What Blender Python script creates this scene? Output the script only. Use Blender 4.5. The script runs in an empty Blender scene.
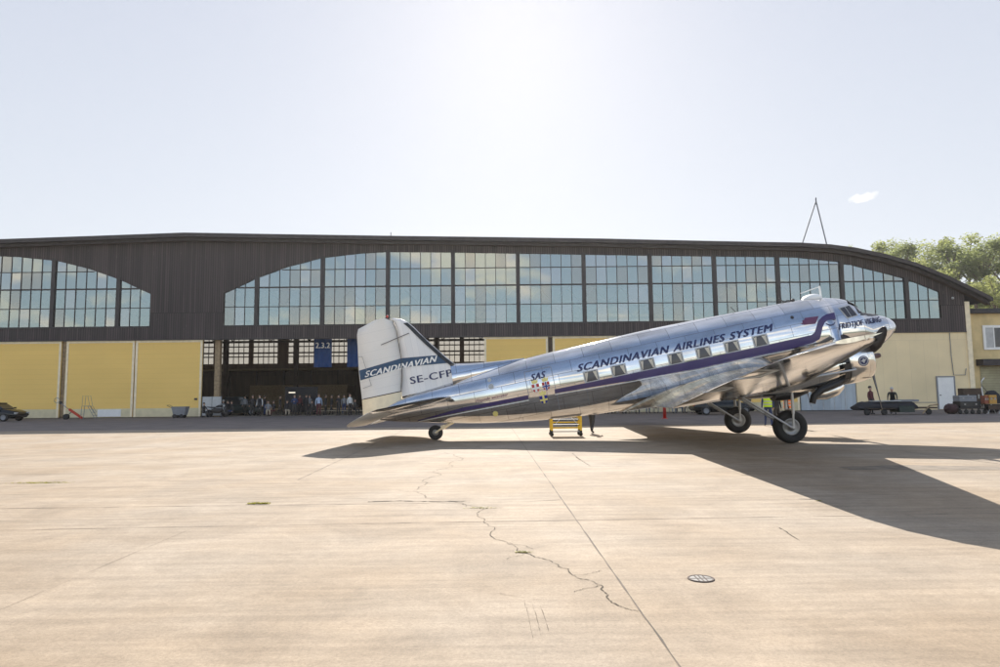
import bpy, bmesh, math, random
from math import radians, sin, cos, pi, tan, atan2, sqrt, exp
from mathutils import Vector, Matrix
random.seed(7)
S = bpy.context.scene
C = S.collection

# ------------------------------------------------------------------ camera
cam_d = bpy.data.cameras.new('camera'); cam = bpy.data.objects.new('camera', cam_d); C.objects.link(cam)
cam_d.sensor_width = 36; cam_d.lens = 24.01; cam_d.clip_end = 4000; cam_d.clip_start = 0.1
_p = radians(5.2); _r = 0.01
fw = Vector((0, cos(_p), sin(_p))); u0 = Vector((0, -sin(_p), cos(_p))); r0 = Vector((1, 0, 0))
rt = r0*cos(_r) - u0*sin(_r); up = u0*cos(_r) + r0*sin(_r)
M = Matrix((rt, up, -fw)).transposed().to_4x4(); M.translation = Vector((0, 0, 1.69))
cam.matrix_world = M
S.camera = cam

# ------------------------------------------------------------------ light
SUN_EL = radians(33); SUN_AZ = radians(1.5)      # azimuth from +Y toward +X
sd = bpy.data.lights.new('sun', 'SUN'); sun = bpy.data.objects.new('sun', sd); C.objects.link(sun)
sd.energy = 3.7; sd.angle = radians(0.5); sd.color = (1.0, 0.93, 0.84)
sv = Vector((sin(SUN_AZ)*cos(SUN_EL), cos(SUN_AZ)*cos(SUN_EL), sin(SUN_EL)))
sun.rotation_euler = sv.to_track_quat('Z', 'Y').to_euler()
w = bpy.data.worlds.new('World'); S.world = w; w.use_nodes = True
nt = w.node_tree; nt.nodes.clear(); N = nt.nodes.new; L = nt.links.new
def mathn(t, op, a, b=None, c=None, clamp=False):
    n = t.nodes.new('ShaderNodeMath'); n.operation = op; n.use_clamp = clamp
    for i, v in enumerate((a, b, c)):
        if v is None: continue
        if isinstance(v, (int, float)): n.inputs[i].default_value = v
        else: t.links.new(v, n.inputs[i])
    return n.outputs[0]
sky = N('ShaderNodeTexSky'); sky.sky_type = 'NISHITA'; sky.sun_disc = False
sky.sun_elevation = SUN_EL; sky.sun_rotation = SUN_AZ
sky.air_density = 1.0; sky.dust_density = 1.2; sky.ozone_density = 1.0
tc = N('ShaderNodeTexCoord'); sep = N('ShaderNodeSeparateXYZ'); L(tc.outputs['Generated'], sep.inputs[0])
zz = mathn(nt, 'MAXIMUM', sep.outputs[2], 0.0); zd = mathn(nt, 'ADD', zz, 0.12)
cx = mathn(nt, 'DIVIDE', sep.outputs[0], zd); cy = mathn(nt, 'DIVIDE', sep.outputs[1], zd)
cmb = N('ShaderNodeCombineXYZ'); L(cx, cmb.inputs[0]); L(cy, cmb.inputs[1])
nz = N('ShaderNodeTexNoise'); nz.inputs['Scale'].default_value = 5.5; nz.inputs['Detail'].default_value = 8; nz.inputs['Roughness'].default_value = 0.55
cmap = N('ShaderNodeMapping'); cmap.inputs['Scale'].default_value = (1, 1, 2.6); cmap.inputs['Location'].default_value = (.7, .3, .2); L(tc.outputs['Generated'], cmap.inputs[0]); L(cmap.outputs[0], nz.inputs['Vector'])
cl = N('ShaderNodeMapRange'); cl.inputs[1].default_value = 0.525; cl.inputs[2].default_value = 0.61; L(nz.outputs[0], cl.inputs[0])
# cumulus only on the side of the sky away from the sun
bk = N('ShaderNodeMapRange'); bk.inputs[1].default_value = 0.1; bk.inputs[2].default_value = -0.35; L(sep.outputs[1], bk.inputs[0])
cm = mathn(nt, 'MULTIPLY', cl.outputs[0], bk.outputs[0]); cm = mathn(nt, 'MULTIPLY', cm, 0.95)
# one small bright wisp over the roof
wd = (fw + rt*((862-500)/667) + up*((333.5-198)/667)).normalized()
def sub_(a, v): return mathn(nt, 'SUBTRACT', a, v)
nz2 = N('ShaderNodeTexNoise'); nz2.inputs['Scale'].default_value = 60; nz2.inputs['Detail'].default_value = 4
L(tc.outputs['Generated'], nz2.inputs['Vector'])
jit = mathn(nt, 'MULTIPLY', mathn(nt, 'SUBTRACT', nz2.outputs[0], 0.5), 0.022)
dx = mathn(nt, 'DIVIDE', mathn(nt, 'ADD', sub_(sep.outputs[0], wd.x), jit), 0.015)
dz = mathn(nt, 'DIVIDE', mathn(nt, 'ADD', sub_(sep.outputs[2], wd.z), jit), 0.006)
dd = mathn(nt, 'ADD', mathn(nt, 'MULTIPLY', dx, dx), mathn(nt, 'MULTIPLY', dz, dz))
wi = mathn(nt, 'SUBTRACT', 1.0, dd, clamp=True); wi = mathn(nt, 'MULTIPLY', wi, mathn(nt, 'GREATER_THAN', sep.outputs[1], 0.0))
wi = mathn(nt, 'MULTIPLY', wi, 0.35)
cm = mathn(nt, 'MAXIMUM', cm, wi)
mixc = N('ShaderNodeMixRGB'); 
# thin high veil sunward; brighter veil added behind the camera to light the facade
vm = N('ShaderNodeMapRange'); vm.inputs[1].default_value = -0.35; vm.inputs[2].default_value = 0.35; vm.inputs[3].default_value = 0.50; vm.inputs[4].default_value = 0.95; L(sep.outputs[1], vm.inputs[0])
vg = N('ShaderNodeMapRange'); vg.inputs[1].default_value = 0.0; vg.inputs[2].default_value = 0.6; L(sep.outputs[2], vg.inputs[0])
vc = N('ShaderNodeMixRGB'); L(vg.outputs[0], vc.inputs[0]); vc.inputs[1].default_value = (3.1, 3.25, 3.45, 1); vc.inputs[2].default_value = (2.25, 2.42, 2.85, 1)
sd_ = N('ShaderNodeMapRange'); sd_.inputs[1].default_value = -0.35; sd_.inputs[2].default_value = 0.2; L(sep.outputs[1], sd_.inputs[0])
vb_ = N('ShaderNodeMixRGB'); L(sd_.outputs[0], vb_.inputs[0]); vb_.inputs[1].default_value = (3.9, 3.9, 3.95, 1); L(vc.outputs[0], vb_.inputs[2])
el_ = N('ShaderNodeMapRange'); el_.inputs[1].default_value = 0.25; el_.inputs[2].default_value = 0.65; el_.inputs[3].default_value = 1.0; el_.inputs[4].default_value = 0.12; L(sep.outputs[2], el_.inputs[0])
elm = mathn(nt, 'MAXIMUM', el_.outputs[0], sd_.outputs[0])
vmf = mathn(nt, 'MULTIPLY', vm.outputs[0], elm)
vx = N('ShaderNodeMixRGB'); L(vmf, vx.inputs[0]); L(sky.outputs[0], vx.inputs[1]); L(vb_.outputs[0], vx.inputs[2])
ce = N('ShaderNodeMapRange'); ce.inputs[1].default_value = 0.55; ce.inputs[2].default_value = 0.30; L(sep.outputs[2], ce.inputs[0])
cm = mathn(nt, 'MULTIPLY', cm, ce.outputs[0])
L(cm, mixc.inputs[0]); L(vx.outputs[0], mixc.inputs[1]); mixc.inputs[2].default_value = (7.6, 6.9, 5.7, 1)
bg = N('ShaderNodeBackground'); bg.inputs['Strength'].default_value = 0.10; L(mixc.outputs[0], bg.inputs['Color'])
wo = N('ShaderNodeOutputWorld'); L(bg.outputs[0], wo.inputs[0])
S.view_settings.view_transform = 'Standard'; S.view_settings.look = 'None'
S.view_settings.exposure = 1.38; S.view_settings.gamma = 1.0

# ------------------------------------------------------------------ materials
def mat(name, col, rough=0.7, metal=0.0, var=0.12, vscale=3.0, bump=0.0, bscale=30, spec=None, trans=0):
    m = bpy.data.materials.new(name); m.use_nodes = True; t = m.node_tree; b = t.nodes['Principled BSDF']
    b.inputs['Roughness'].default_value = rough; b.inputs['Metallic'].default_value = metal
    if spec is not None: b.inputs['Specular IOR Level'].default_value = spec
    c = t.nodes.new('ShaderNodeTexCoord'); n = t.nodes.new('ShaderNodeTexNoise'); n.inputs['Scale'].default_value = vscale; n.inputs['Detail'].default_value = 6
    t.links.new(c.outputs['Object'], n.inputs['Vector'])
    r = t.nodes.new('ShaderNodeValToRGB'); e = r.color_ramp.elements; e[0].position = 0.3; e[1].position = 0.7
    e[0].color = tuple(x*(1-var) for x in col)+(1,); e[1].color = tuple(min(1, x*(1+var)) for x in col)+(1,)
    t.links.new(n.outputs[0], r.inputs[0]); t.links.new(r.outputs[0], b.inputs['Base Color'])
    if bump:
        n2 = t.nodes.new('ShaderNodeTexNoise'); n2.inputs['Scale'].default_value = bscale; n2.inputs['Detail'].default_value = 5
        t.links.new(c.outputs['Object'], n2.inputs['Vector'])
        bp = t.nodes.new('ShaderNodeBump'); bp.inputs['Strength'].default_value = bump; bp.inputs['Distance'].default_value = 0.02
        t.links.new(n2.outputs[0], bp.inputs['Height']); t.links.new(bp.outputs[0], b.inputs['Normal'])
    if trans:
        b.inputs['Transmission Weight'].default_value = trans
    return m

def boards(name, c1, c2, wid, hei, axes, mortar=(0.01, 0.01, 0.01), msize=0.01, rough=0.8, streak=None, metal=0, offs=0.5, bstr=0.4, waves=0.0, groove=1.0, nlo=.75, nhi=1.2, flakes=0):
    """brick-texture based boards / panels; axes e.g. 'xz' picks object axes"""
    m = bpy.data.materials.new(name); m.use_nodes = True; t = m.node_tree; b = t.nodes['Principled BSDF']; l = t.links.new
    c = t.nodes.new('ShaderNodeTexCoord'); s = t.nodes.new('ShaderNodeSeparateXYZ'); l(c.outputs['Object'], s.inputs[0])
    k = t.nodes.new('ShaderNodeCombineXYZ')
    for i, a in enumerate(axes): l(s.outputs['xyz'.index(a)], k.inputs[i])
    br = t.nodes.new('ShaderNodeTexBrick'); l(k.outputs[0], br.inputs['Vector'])
    br.inputs['Scale'].default_value = 1; br.inputs['Brick Width'].default_value = wid; br.inputs['Row Height'].default_value = hei
    br.inputs['Mortar Size'].default_value = msize; br.inputs['Mortar Smooth'].default_value = 0.1; br.offset = offs; br.inputs['Bias'].default_value = 0
    br.inputs['Color1'].default_value = (*c1, 1); br.inputs['Color2'].default_value = (*c2, 1); br.inputs['Mortar'].default_value = (*mortar, 1)
    n = t.nodes.new('ShaderNodeTexNoise'); n.inputs['Scale'].default_value = 1.0; n.inputs['Detail'].default_value = 7
    mp = t.nodes.new('ShaderNodeMapping'); l(c.outputs['Object'], mp.inputs[0]); l(mp.outputs[0], n.inputs['Vector'])
    mp.inputs['Scale'].default_value = streak or (1, 1, 1)
    r = t.nodes.new('ShaderNodeMapRange'); r.inputs[1].default_value = 0.3; r.inputs[2].default_value = 0.7; r.inputs[3].default_value = nlo; r.inputs[4].default_value = nhi
    l(n.outputs[0], r.inputs[0])
    mx = t.nodes.new('ShaderNodeMixRGB'); mx.blend_type = 'MULTIPLY'; mx.inputs[0].default_value = 1
    l(br.outputs['Color'], mx.inputs[1]); l(r.outputs[0], mx.inputs[2]); outc = mx.outputs[0]
    if flakes:      # worn paint: sparse pale vertical scratches
        nf = t.nodes.new('ShaderNodeTexNoise'); nf.inputs['Scale'].default_value = 1.0; nf.inputs['Detail'].default_value = 3
        mf = t.nodes.new('ShaderNodeMapping'); mf.inputs['Scale'].default_value = (9, 1, 1.6); l(c.outputs['Object'], mf.inputs[0]); l(mf.outputs[0], nf.inputs['Vector'])
        rf_ = t.nodes.new('ShaderNodeMapRange'); rf_.inputs[1].default_value = .70; rf_.inputs[2].default_value = .78; rf_.inputs[4].default_value = flakes; l(nf.outputs[0], rf_.inputs[0])
        m3 = t.nodes.new('ShaderNodeMixRGB'); l(rf_.outputs[0], m3.inputs[0]); l(outc, m3.inputs[1]); m3.inputs[2].default_value = (.22, .19, .17, 1); outc = m3.outputs[0]
    l(outc, b.inputs['Base Color'])
    b.inputs['Roughness'].default_value = rough; b.inputs['Metallic'].default_value = metal
    h = mathn(t, 'MULTIPLY', br.outputs['Fac'], -groove)
    if waves:
        n3 = t.nodes.new('ShaderNodeTexNoise'); n3.inputs['Scale'].default_value = 1.6; n3.inputs['Detail'].default_value = 2
        l(c.outputs['Object'], n3.inputs['Vector']); h = mathn(t, 'ADD', h, mathn(t, 'MULTIPLY', n3.outputs[0], waves))
    bp = t.nodes.new('ShaderNodeBump'); bp.inputs['Strength'].default_value = bstr; bp.inputs['Distance'].default_value = 0.01
    l(h, bp.inputs['Height']); l(bp.outputs[0], b.inputs['Normal'])
    if metal > 0.5:   # polished panels: each panel a little duller or brighter
        rr = t.nodes.new('ShaderNodeMapRange'); rr.inputs[3].default_value = rough*0.7; rr.inputs[4].default_value = rough*1.5
        sx = t.nodes.new('ShaderNodeSeparateColor'); l(br.outputs['Color'], sx.inputs[0])
        rr.inputs[1].default_value = min(c1[0], c2[0]); rr.inputs[2].default_value = max(c1[0], c2[0])
        l(sx.outputs[0], rr.inputs[0]); l(rr.outputs[0], b.inputs['Roughness'])
    return m

def glassmat(name, fac, tint, rough=0.03, tint2=(.45, .50, .48)):
    m = bpy.data.materials.new(name); m.use_nodes = True; t = m.node_tree; t.nodes.clear(); l = t.links.new
    o = t.nodes.new('ShaderNodeOutputMaterial'); mx = t.nodes.new('ShaderNodeMixShader'); g = t.nodes.new('ShaderNodeBsdfGlossy'); tr = t.nodes.new('ShaderNodeBsdfTransparent')
    g.inputs['Roughness'].default_value = rough; g.inputs['Color'].default_value = (*tint, 1); tr.inputs['Color'].default_value = (*tint2, 1)
    c = t.nodes.new('ShaderNodeTexCoord'); n = t.nodes.new('ShaderNodeTexNoise'); n.inputs['Scale'].default_value = 0.8; n.inputs['Detail'].default_value = 1
    l(c.outputs['Object'], n.inputs['Vector']); bp = t.nodes.new('ShaderNodeBump'); bp.inputs['Strength'].default_value = 0.10; bp.inputs['Distance'].default_value = 0.02
    l(n.outputs[0], bp.inputs['Height']); l(bp.outputs[0], g.inputs['Normal'])
    mx.inputs[0].default_value = fac; l(tr.outputs[0], mx.inputs[1]); l(g.outputs[0], mx.inputs[2]); l(mx.outputs[0], o.inputs[0])
    return m

MT = {}
MT['skin'] = boards('polished_aluminium', (.72, .725, .74), (.56, .565, .58), 1.05, 0.42, 'xz', (.20, .20, .21), 0.007, 0.06, (.6, 2, 2), 0.98, waves=0.28, bstr=0.22)
MT['wingskin'] = boards('polished_wing_aluminium', (.72, .67, .60), (.60, .55, .49), 2.4, 0.62, 'yx', (.24, .21, .18), 0.006, 0.09, (6.0, .35, 2), 0.98, nlo=.58, nhi=1.2, waves=0.3, bstr=0.3)
MT['cowl'] = boards('cowling_aluminium', (.86, .84, .80), (.78, .77, .74), .8, 1.0, 'xy', (.4, .4, .4), 0.005, 0.12, (1, 1, 1), 0.98, waves=0.5, bstr=0.25)
MT['fabric'] = boards('silver_doped_fabric', (.76, .74, .70), (.75, .73, .69), 90.0, .36, 'xz', (.66, .65, .62), 0.006, 0.5, (1, 1, 1), 0.0, bstr=.15, nlo=.94, nhi=1.04)
MT['finskin'] = boards('fin_painted_aluminium', (.78, .77, .76), (.72, .72, .72), .22, 90.0, 'xz', (.62, .62, .62), 0.005, 0.42, (1, 1, .4), 0.1, bstr=.2, nlo=.92, nhi=1.05)
MT['boot'] = mat('black_deicer_rubber', (.018, .02, .022), .5)
MT['rubber'] = mat('tyre_rubber', (.02, .02, .021), .75, bump=.2)
MT['darkmetal'] = mat('dark_metal', (.05, .045, .045), .5, .6)
MT['strut'] = mat('grey_painted_steel', (.45, .46, .47), .35, .5)
MT['hubm'] = mat('wheel_hub_metal', (.32, .32, .32), .4, .7)
MT['blade'] = mat('black_propeller_paint', (.022, .016, .018), .4)
MT['proph'] = mat('propeller_hub_metal', (.10, .06, .06), .4, .6)
MT['navy'] = mat('navy_livery_paint', (.012, .02, .09), .35)
MT['purple'] = mat('blue_violet_livery_paint', (.045, .03, .125), .3, var=.06)
MT['plum'] = mat('plum_livery_paint', (.12, .03, .09), .35)
MT['teal'] = mat('blue_green_livery_paint', (.008, .05, .12), .35)
MT['rust'] = mat('rusty_cast_iron', (.07, .05, .04), .9, var=.5, vscale=20)
MT['white'] = mat('white_paint', (.8, .8, .78), .45, var=.04)
MT['red'] = mat('red_paint', (.5, .03, .02), .4)
MT['yellow'] = mat('yellow_paint', (.75, .5, .03), .45)
MT['orange'] = mat('orange_paint', (.8, .18, .02), .6)
MT['hivis_yellow'] = mat('fluorescent_yellow_cloth', (.55, .85, .03), .8)
MT['hivis_orange'] = mat('fluorescent_orange_cloth', (.95, .20, .02), .8)
MT['blueflag'] = mat('royal_blue_cloth', (.006, .045, .17), .8)
MT['darkgreen'] = mat('dark_green_paint', (.02, .035, .03), .6)
MT['black'] = mat('black_surface', (.015, .015, .017), .45)
MT['blackcloth'] = mat('black_cloth', (.02, .02, .025), .9)
MT['carpaint'] = mat('black_car_paint', (.012, .014, .014), .18, .2)
MT['carglass'] = mat('dark_car_glass', (.02, .025, .03), .05)
MT['grey'] = mat('mid_grey_paint', (.22, .23, .25), .6)
MT['ltgrey'] = mat('light_grey_paint', (.45, .46, .46), .6)
MT['wood'] = mat('rough_timber', (.30, .22, .13), .8, var=.3, vscale=5)
MT['brown'] = mat('dark_brown_timber', (.07, .045, .03), .8, var=.3, vscale=2)
MT['interior'] = boards('brown_interior_boarding', (.16, .10, .06), (.12, .075, .045), .2, 5, 'xz', (.05, .03, .02), .01, .8, (1, 1, .2))
MT['clad'] = boards('dark_tarred_boards', (.078, .060, .059), (.044, .034, .035), .20, 9.0, 'xz', (.008, .006, .006), .022, .75, (6, 1, .25), bstr=.8, flakes=.6)
MT['fascia'] = mat('dark_roof_fascia', (.040, .033, .034), .7, var=.25)
MT['roofing'] = mat('bitumen_roofing', (.045, .045, .05), .8, bump=.3)
MT['frame'] = mat('dark_window_bars', (.035, .03, .032), .6)
MT['doory'] = boards('ochre_door_boards', (.90, .61, .18), (.88, .595, .175), 60.0, .42, 'xz', (.70, .46, .13), .005, .75, (.15, 1, .4), bstr=.2, nlo=.93, nhi=1.03)
MT['cream'] = mat('cream_trim_paint', (.86, .74, .52), .7, var=.1)
MT['creamd'] = mat('cream_door_foot', (.66, .58, .38), .8, var=.10, vscale=2)
MT['plaster'] = boards('pale_ochre_wall_panels', (.86, .70, .43), (.83, .68, .42), 1.2, 6.0, 'xz', (.60, .48, .3), .006, .8, (.25, 1, .3), bstr=.2, nlo=.86, nhi=1.08)
MT['paleblue'] = boards('pale_blue_grey_boards', (.42, .47, .50), (.38, .43, .47), .5, 5, 'xz', (.25, .28, .3), .01, .7, (1, 1, .3))
MT['glass'] = glassmat('window_glass', 0.28, (.84, .95, .95)); MT['glass2'] = glassmat('window_glass_dirty', 0.255, (.90, .92, .88), .08); MT['glass3'] = glassmat('window_glass_clean', 0.30, (.90, .95, .96))
MT['dusty'] = glassmat('dusty_glass', .10, (.6, .6, .55), .3, tint2=(.55, .50, .43))
MT['cabin'] = mat('cabin_window_glass', (.05, .05, .06), .08)
MT['curtain'] = mat('curtain_cloth', (.6, .55, .45), .8)
MT['skinp'] = mat('skin', (.48, .30, .22), .6)
MT['hairm'] = mat('hair', (.06, .045, .03), .8)
MT['jeans'] = mat('blue_denim', (.03, .05, .13), .9)
MT['lightshirt'] = mat('light_blue_shirt', (.36, .45, .60), .9)
MT['whiteshirt'] = mat('white_shirt', (.7, .7, .68), .9)
MT['maroon'] = mat('maroon_cloth', (.10, .025, .03), .9)
MT['maroon2'] = mat('faded_brown_cloth', (.06, .03, .03), .95, var=.4, vscale=4, bump=.5, bscale=8); MT['crate_y'] = mat('faded_orange_plastic', (.50, .27, .05), .6); MT['crate_r'] = mat('brown_red_plastic', (.28, .09, .05), .7)
MT['beigec'] = mat('beige_cloth', (.45, .38, .28), .9)
MT['crown_y'] = mat('crown_yellow', (.8, .7, .25), .5)
MT['shred'] = mat('shield_red', (.45, .015, .02), .4)
MT['shblue'] = mat('shield_blue', (.01, .02, .25), .4)
MT['bark'] = mat('bark', (.12, .09, .07), .9, var=.3, bump=.5)

def leafmat(name, c, v=.35):
    m = bpy.data.materials.new(name); m.use_nodes = True; t = m.node_tree; b = t.nodes['Principled BSDF']; l = t.links.new
    c_ = t.nodes.new('ShaderNodeTexCoord'); n = t.nodes.new('ShaderNodeTexNoise'); n.inputs['Scale'].default_value = .7; n.inputs['Detail'].default_value = 6
    l(c_.outputs['Object'], n.inputs['Vector']); r = t.nodes.new('ShaderNodeValToRGB')
    r.color_ramp.elements[0].position = .3; r.color_ramp.elements[1].position = .7
    r.color_ramp.elements[0].color = tuple(x*(1-v) for x in c)+(1,); r.color_ramp.elements[1].color = tuple(x*(1+v) for x in c)+(1,)
    l(n.outputs[0], r.inputs[0])
    l(r.outputs[0], b.inputs['Base Color']); b.inputs['Roughness'].default_value = .6
    tr = t.nodes.new('ShaderNodeBsdfTranslucent'); g = t.nodes.new('ShaderNodeMixRGB'); g.blend_type = 'MULTIPLY'; g.inputs[0].default_value = 1
    g.inputs[2].default_value = (2.1, 2.05, 1.3, 1); l(r.outputs[0], g.inputs[1]); l(g.outputs[0], tr.inputs['Color'])
    ms = t.nodes.new('ShaderNodeMixShader'); ms.inputs[0].default_value = .5; l(b.outputs[0], ms.inputs[1]); l(tr.outputs[0], ms.inputs[2]); l(ms.outputs[0], t.nodes['Material Output'].inputs[0])
    return m
MT['leaf1'] = leafmat('birch_leaves', (.19, .21, .11), .25); MT['leaf2'] = leafmat('olive_leaves', (.15, .175, .10), .25); MT['needle'] = leafmat('spruce_needles', (.05, .065, .045))
MT['grass'] = leafmat('dry_weeds', (.20, .19, .05))

# concrete
def concrete():
    m = bpy.data.materials.new('apron_concrete_slabs'); m.use_nodes = True; t = m.node_tree; b = t.nodes['Principled BSDF']; l = t.links.new  # one concrete colour for the whole apron
    c = t.nodes.new('ShaderNodeTexCoord')
    def noise(sc, det, rough=.55, mp=None, rot=0, dist=0):
        n = t.nodes.new('ShaderNodeTexNoise'); n.inputs['Scale'].default_value = sc; n.inputs['Detail'].default_value = det; n.inputs['Roughness'].default_value = rough; n.inputs['Distortion'].default_value = dist
        q = t.nodes.new('ShaderNodeMapping'); q.inputs['Scale'].default_value = mp or (1, 1, 1); q.inputs['Rotation'].default_value = (0, 0, rot)
        l(c.outputs['Object'], q.inputs[0]); l(q.outputs[0], n.inputs['Vector']); return n.outputs[0]
    def rng(v, a, b_, lo, hi):
        r = t.nodes.new('ShaderNodeMapRange'); r.inputs[1].default_value = a; r.inputs[2].default_value = b_; r.inputs[3].default_value = lo; r.inputs[4].default_value = hi; l(v, r.inputs[0]); return r.outputs[0]
    big = rng(noise(.18, 5), .3, .7, .94, 1.04)
    med = rng(noise(.8, 9, .7, dist=.8), .36, .66, .84, 1.10)
    st1 = rng(noise(1.0, 6, .65, (.35, 5.5, 1), radians(-62)), .38, .70, 1.10, .83)     # sweeping marks
    st2 = rng(noise(1.0, 6, .65, (2.6, .30, 1), radians(12)), .36, .74, 1.02, .975)
    fine = rng(noise(38, 6, .8), .34, .66, .80, 1.14)
    spk = rng(noise(120, 3, .7), .58, .70, 1.0, .70); spk = mathn(t, 'MULTIPLY', spk, rng(noise(9, 8, .8), .35, .65, .90, 1.07))
    v = mathn(t, 'MULTIPLY', big, med); v = mathn(t, 'MULTIPLY', v, st1); v = mathn(t, 'MULTIPLY', v, st2); v = mathn(t, 'MULTIPLY', v, fine); v = mathn(t, 'MULTIPLY', v, spk)
    mx = t.nodes.new('ShaderNodeMixRGB'); mx.inputs[1].default_value = (.35, .275, .196, 1); mx.inputs[2].default_value = (.37, .31, .242, 1)
    l(rng(noise(.35, 4), .35, .65, 0, 1), mx.inputs[0])
    mu = t.nodes.new('ShaderNodeMixRGB'); mu.blend_type = 'MULTIPLY'; mu.inputs[0].default_value = 1; l(mx.outputs[0], mu.inputs[1]); l(v, mu.inputs[2])
    # sparse dark stains
    sn = rng(noise(.55, 6, .7, dist=1.5), .62, .76, 0, .50)
    ms = t.nodes.new('ShaderNodeMixRGB'); l(sn, ms.inputs[0]); l(mu.outputs[0], ms.inputs[1]); ms.inputs[2].default_value = (.20, .165, .125, 1)
    l(ms.outputs[0], b.inputs['Base Color']); b.inputs['Roughness'].default_value = .85; b.inputs['Specular IOR Level'].default_value = .15
    bp = t.nodes.new('ShaderNodeBump'); bp.inputs['Strength'].default_value = .35; bp.inputs['Distance'].default_value = .01
    l(mathn(t, 'ADD', noise(60, 6, .7), mathn(t, 'MULTIPLY', noise(6, 5), 1.2)), bp.inputs['Height']); l(bp.outputs[0], b.inputs['Normal'])
    return m
MT['concrete'] = concrete()
MT['jointm'] = mat('joint_filler', (.11, .085, .065), .9, var=.4, vscale=3)
MT['crackm'] = mat('crack_dirt', (.07, .055, .035), .95, var=.5, vscale=8)  # dark brown colour of the crack lines
MT['terrain'] = mat('meadow_ground', (.07, .09, .03), .9, var=.4, vscale=.1)

# ------------------------------------------------------------------ mesh helpers
class MB:
    def __init__(s): s.v = []; s.f = []; s.m = []; s.sm = []
    def add(s, vs, fs, mi=0, smooth=False):
        o = len(s.v); s.v += [tuple(p) for p in vs]
        for f in fs: s.f.append([o+i for i in f]); s.m.append(mi); s.sm.append(smooth)
    def box(s, a, b, mi=0, mx=None):
        x0, y0, z0 = a; x1, y1, z1 = b
        vs = [Vector(p) for p in ((x0,y0,z0),(x1,y0,z0),(x1,y1,z0),(x0,y1,z0),(x0,y0,z1),(x1,y0,z1),(x1,y1,z1),(x0,y1,z1))]
        if mx: vs = [mx@p for p in vs]
        s.add(vs, [(0,3,2,1),(4,5,6,7),(0,1,5,4),(1,2,6,5),(2,3,7,6),(3,0,4,7)], mi); return s
    def bar(s, a, b, wd, hd=None, mi=0):
        a = Vector(a); b = Vector(b); d = b-a; ln = d.length
        q = d.to_track_quat('Z', 'Y').to_matrix().to_4x4(); q.translation = a; hd = hd or wd
        return s.box((-wd/2, -hd/2, 0), (wd/2, hd/2, ln), mi, q)
    def tube(s, pts, rad, n=10, mi=0, cap=True):
        pts = [Vector(p) for p in pts]; rings = []
        if isinstance(rad, (int, float)): rad = [rad]*len(pts)
        for i, p in enumerate(pts):
            d = (pts[min(i+1, len(pts)-1)]-pts[max(i-1, 0)]).normalized()
            q = d.to_track_quat('Z', 'Y'); rings.append([p+q@Vector((rad[i]*cos(2*pi*k/n), rad[i]*sin(2*pi*k/n), 0)) for k in range(n)])
        return s.loft(rings, mi, cap, cap)
    def loft(s, rings, mi=0, c0=True, c1=True, smooth=True, closed=True):
        n = len(rings[0]); vs = [p for r in rings for p in r]; fs = []
        for i in range(len(rings)-1):
            for k in range(n if closed else n-1):
                k2 = (k+1) % n; fs.append((i*n+k, i*n+k2, (i+1)*n+k2, (i+1)*n+k))
        s.add(vs, fs, mi, smooth)
        if c0: s.add(rings[0], [tuple(range(n))[::-1]], mi)
        if c1: s.add(rings[-1], [tuple(range(n))], mi)
        return s
    def prism(s, poly, d, mi=0):      # poly: 3-D points, d: extrusion vector
        d = Vector(d); n = len(poly); vs = [Vector(p) for p in poly]; vs += [p+d for p in vs]
        s.add(vs, [tuple(range(n))[::-1], tuple(range(n, 2*n))]+[(i, (i+1) % n, n+(i+1) % n, n+i) for i in range(n)], mi); return s
    def lathe(s, prof, mx, n=24, mi=0):   # prof (r, z)
        rings = [[mx@Vector((r*cos(2*pi*k/n), r*sin(2*pi*k/n), z)) for k in range(n)] for r, z in prof]
        return s.loft(rings, mi, False, False)
    def sphere(s, c, r, mi=0, sc=(1,1,1), nu=12, nv=8):
        rings = []
        for j in range(1, nv):
            a = pi*j/nv; rings.append([Vector((c[0]+r*sc[0]*sin(a)*cos(2*pi*k/nu), c[1]+r*sc[1]*sin(a)*sin(2*pi*k/nu), c[2]+r*sc[2]*cos(a))) for k in range(nu)])
        return s.loft(rings, mi)
    def build(s, name, mats, parent=None, loc=None):
        me = bpy.data.meshes.new(name); me.from_pydata(s.v, [], s.f)
        if not isinstance(mats, (list, tuple)): mats = [mats]
        for m in mats:
            if m: me.materials.append(m)
        me.polygons.foreach_set('material_index', s.m); me.polygons.foreach_set('use_smooth', s.sm)
        bm = bmesh.new(); bm.from_mesh(me); bmesh.ops.recalc_face_normals(bm, faces=bm.faces); bm.to_mesh(me); bm.free()
        o = bpy.data.objects.new(name, me); C.objects.link(o)
        if parent: o.parent = parent
        if loc: o.location = loc
        return o
def tag(o, label, cat, group=None):
    o['label'] = label; o['category'] = cat
    if group: o['group'] = group
    return o
def thing(name, label, cat, loc=(0,0,0), rz=0, group=None):
    o = bpy.data.objects.new(name, None); C.objects.link(o); o.location = loc; o.rotation_euler = (0, 0, rz)
    return tag(o, label, cat, group)
def struct(o): o['kind'] = 'structure'; return o
def copy_tree(o, parent=None):
    c = o.copy(); C.objects.link(c)
    if parent: c.parent = parent
    for ch in list(o.children): copy_tree(ch, c)
    return c
def at(px, Y): return (px-500)/667*Y*1.0003 if False else X_at(px, Y)
def X_at(px, Y, py=410):
    d = fw+rt*((px-500)/667)+up*((333.5-py)/667); return d.x*Y/d.y
def gp(px, py):
    d = fw+rt*((px-500)/667)+up*((333.5-py)/667); k = -1.69/d.z; return Vector((d.x*k, d.y*k, 0))

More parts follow.
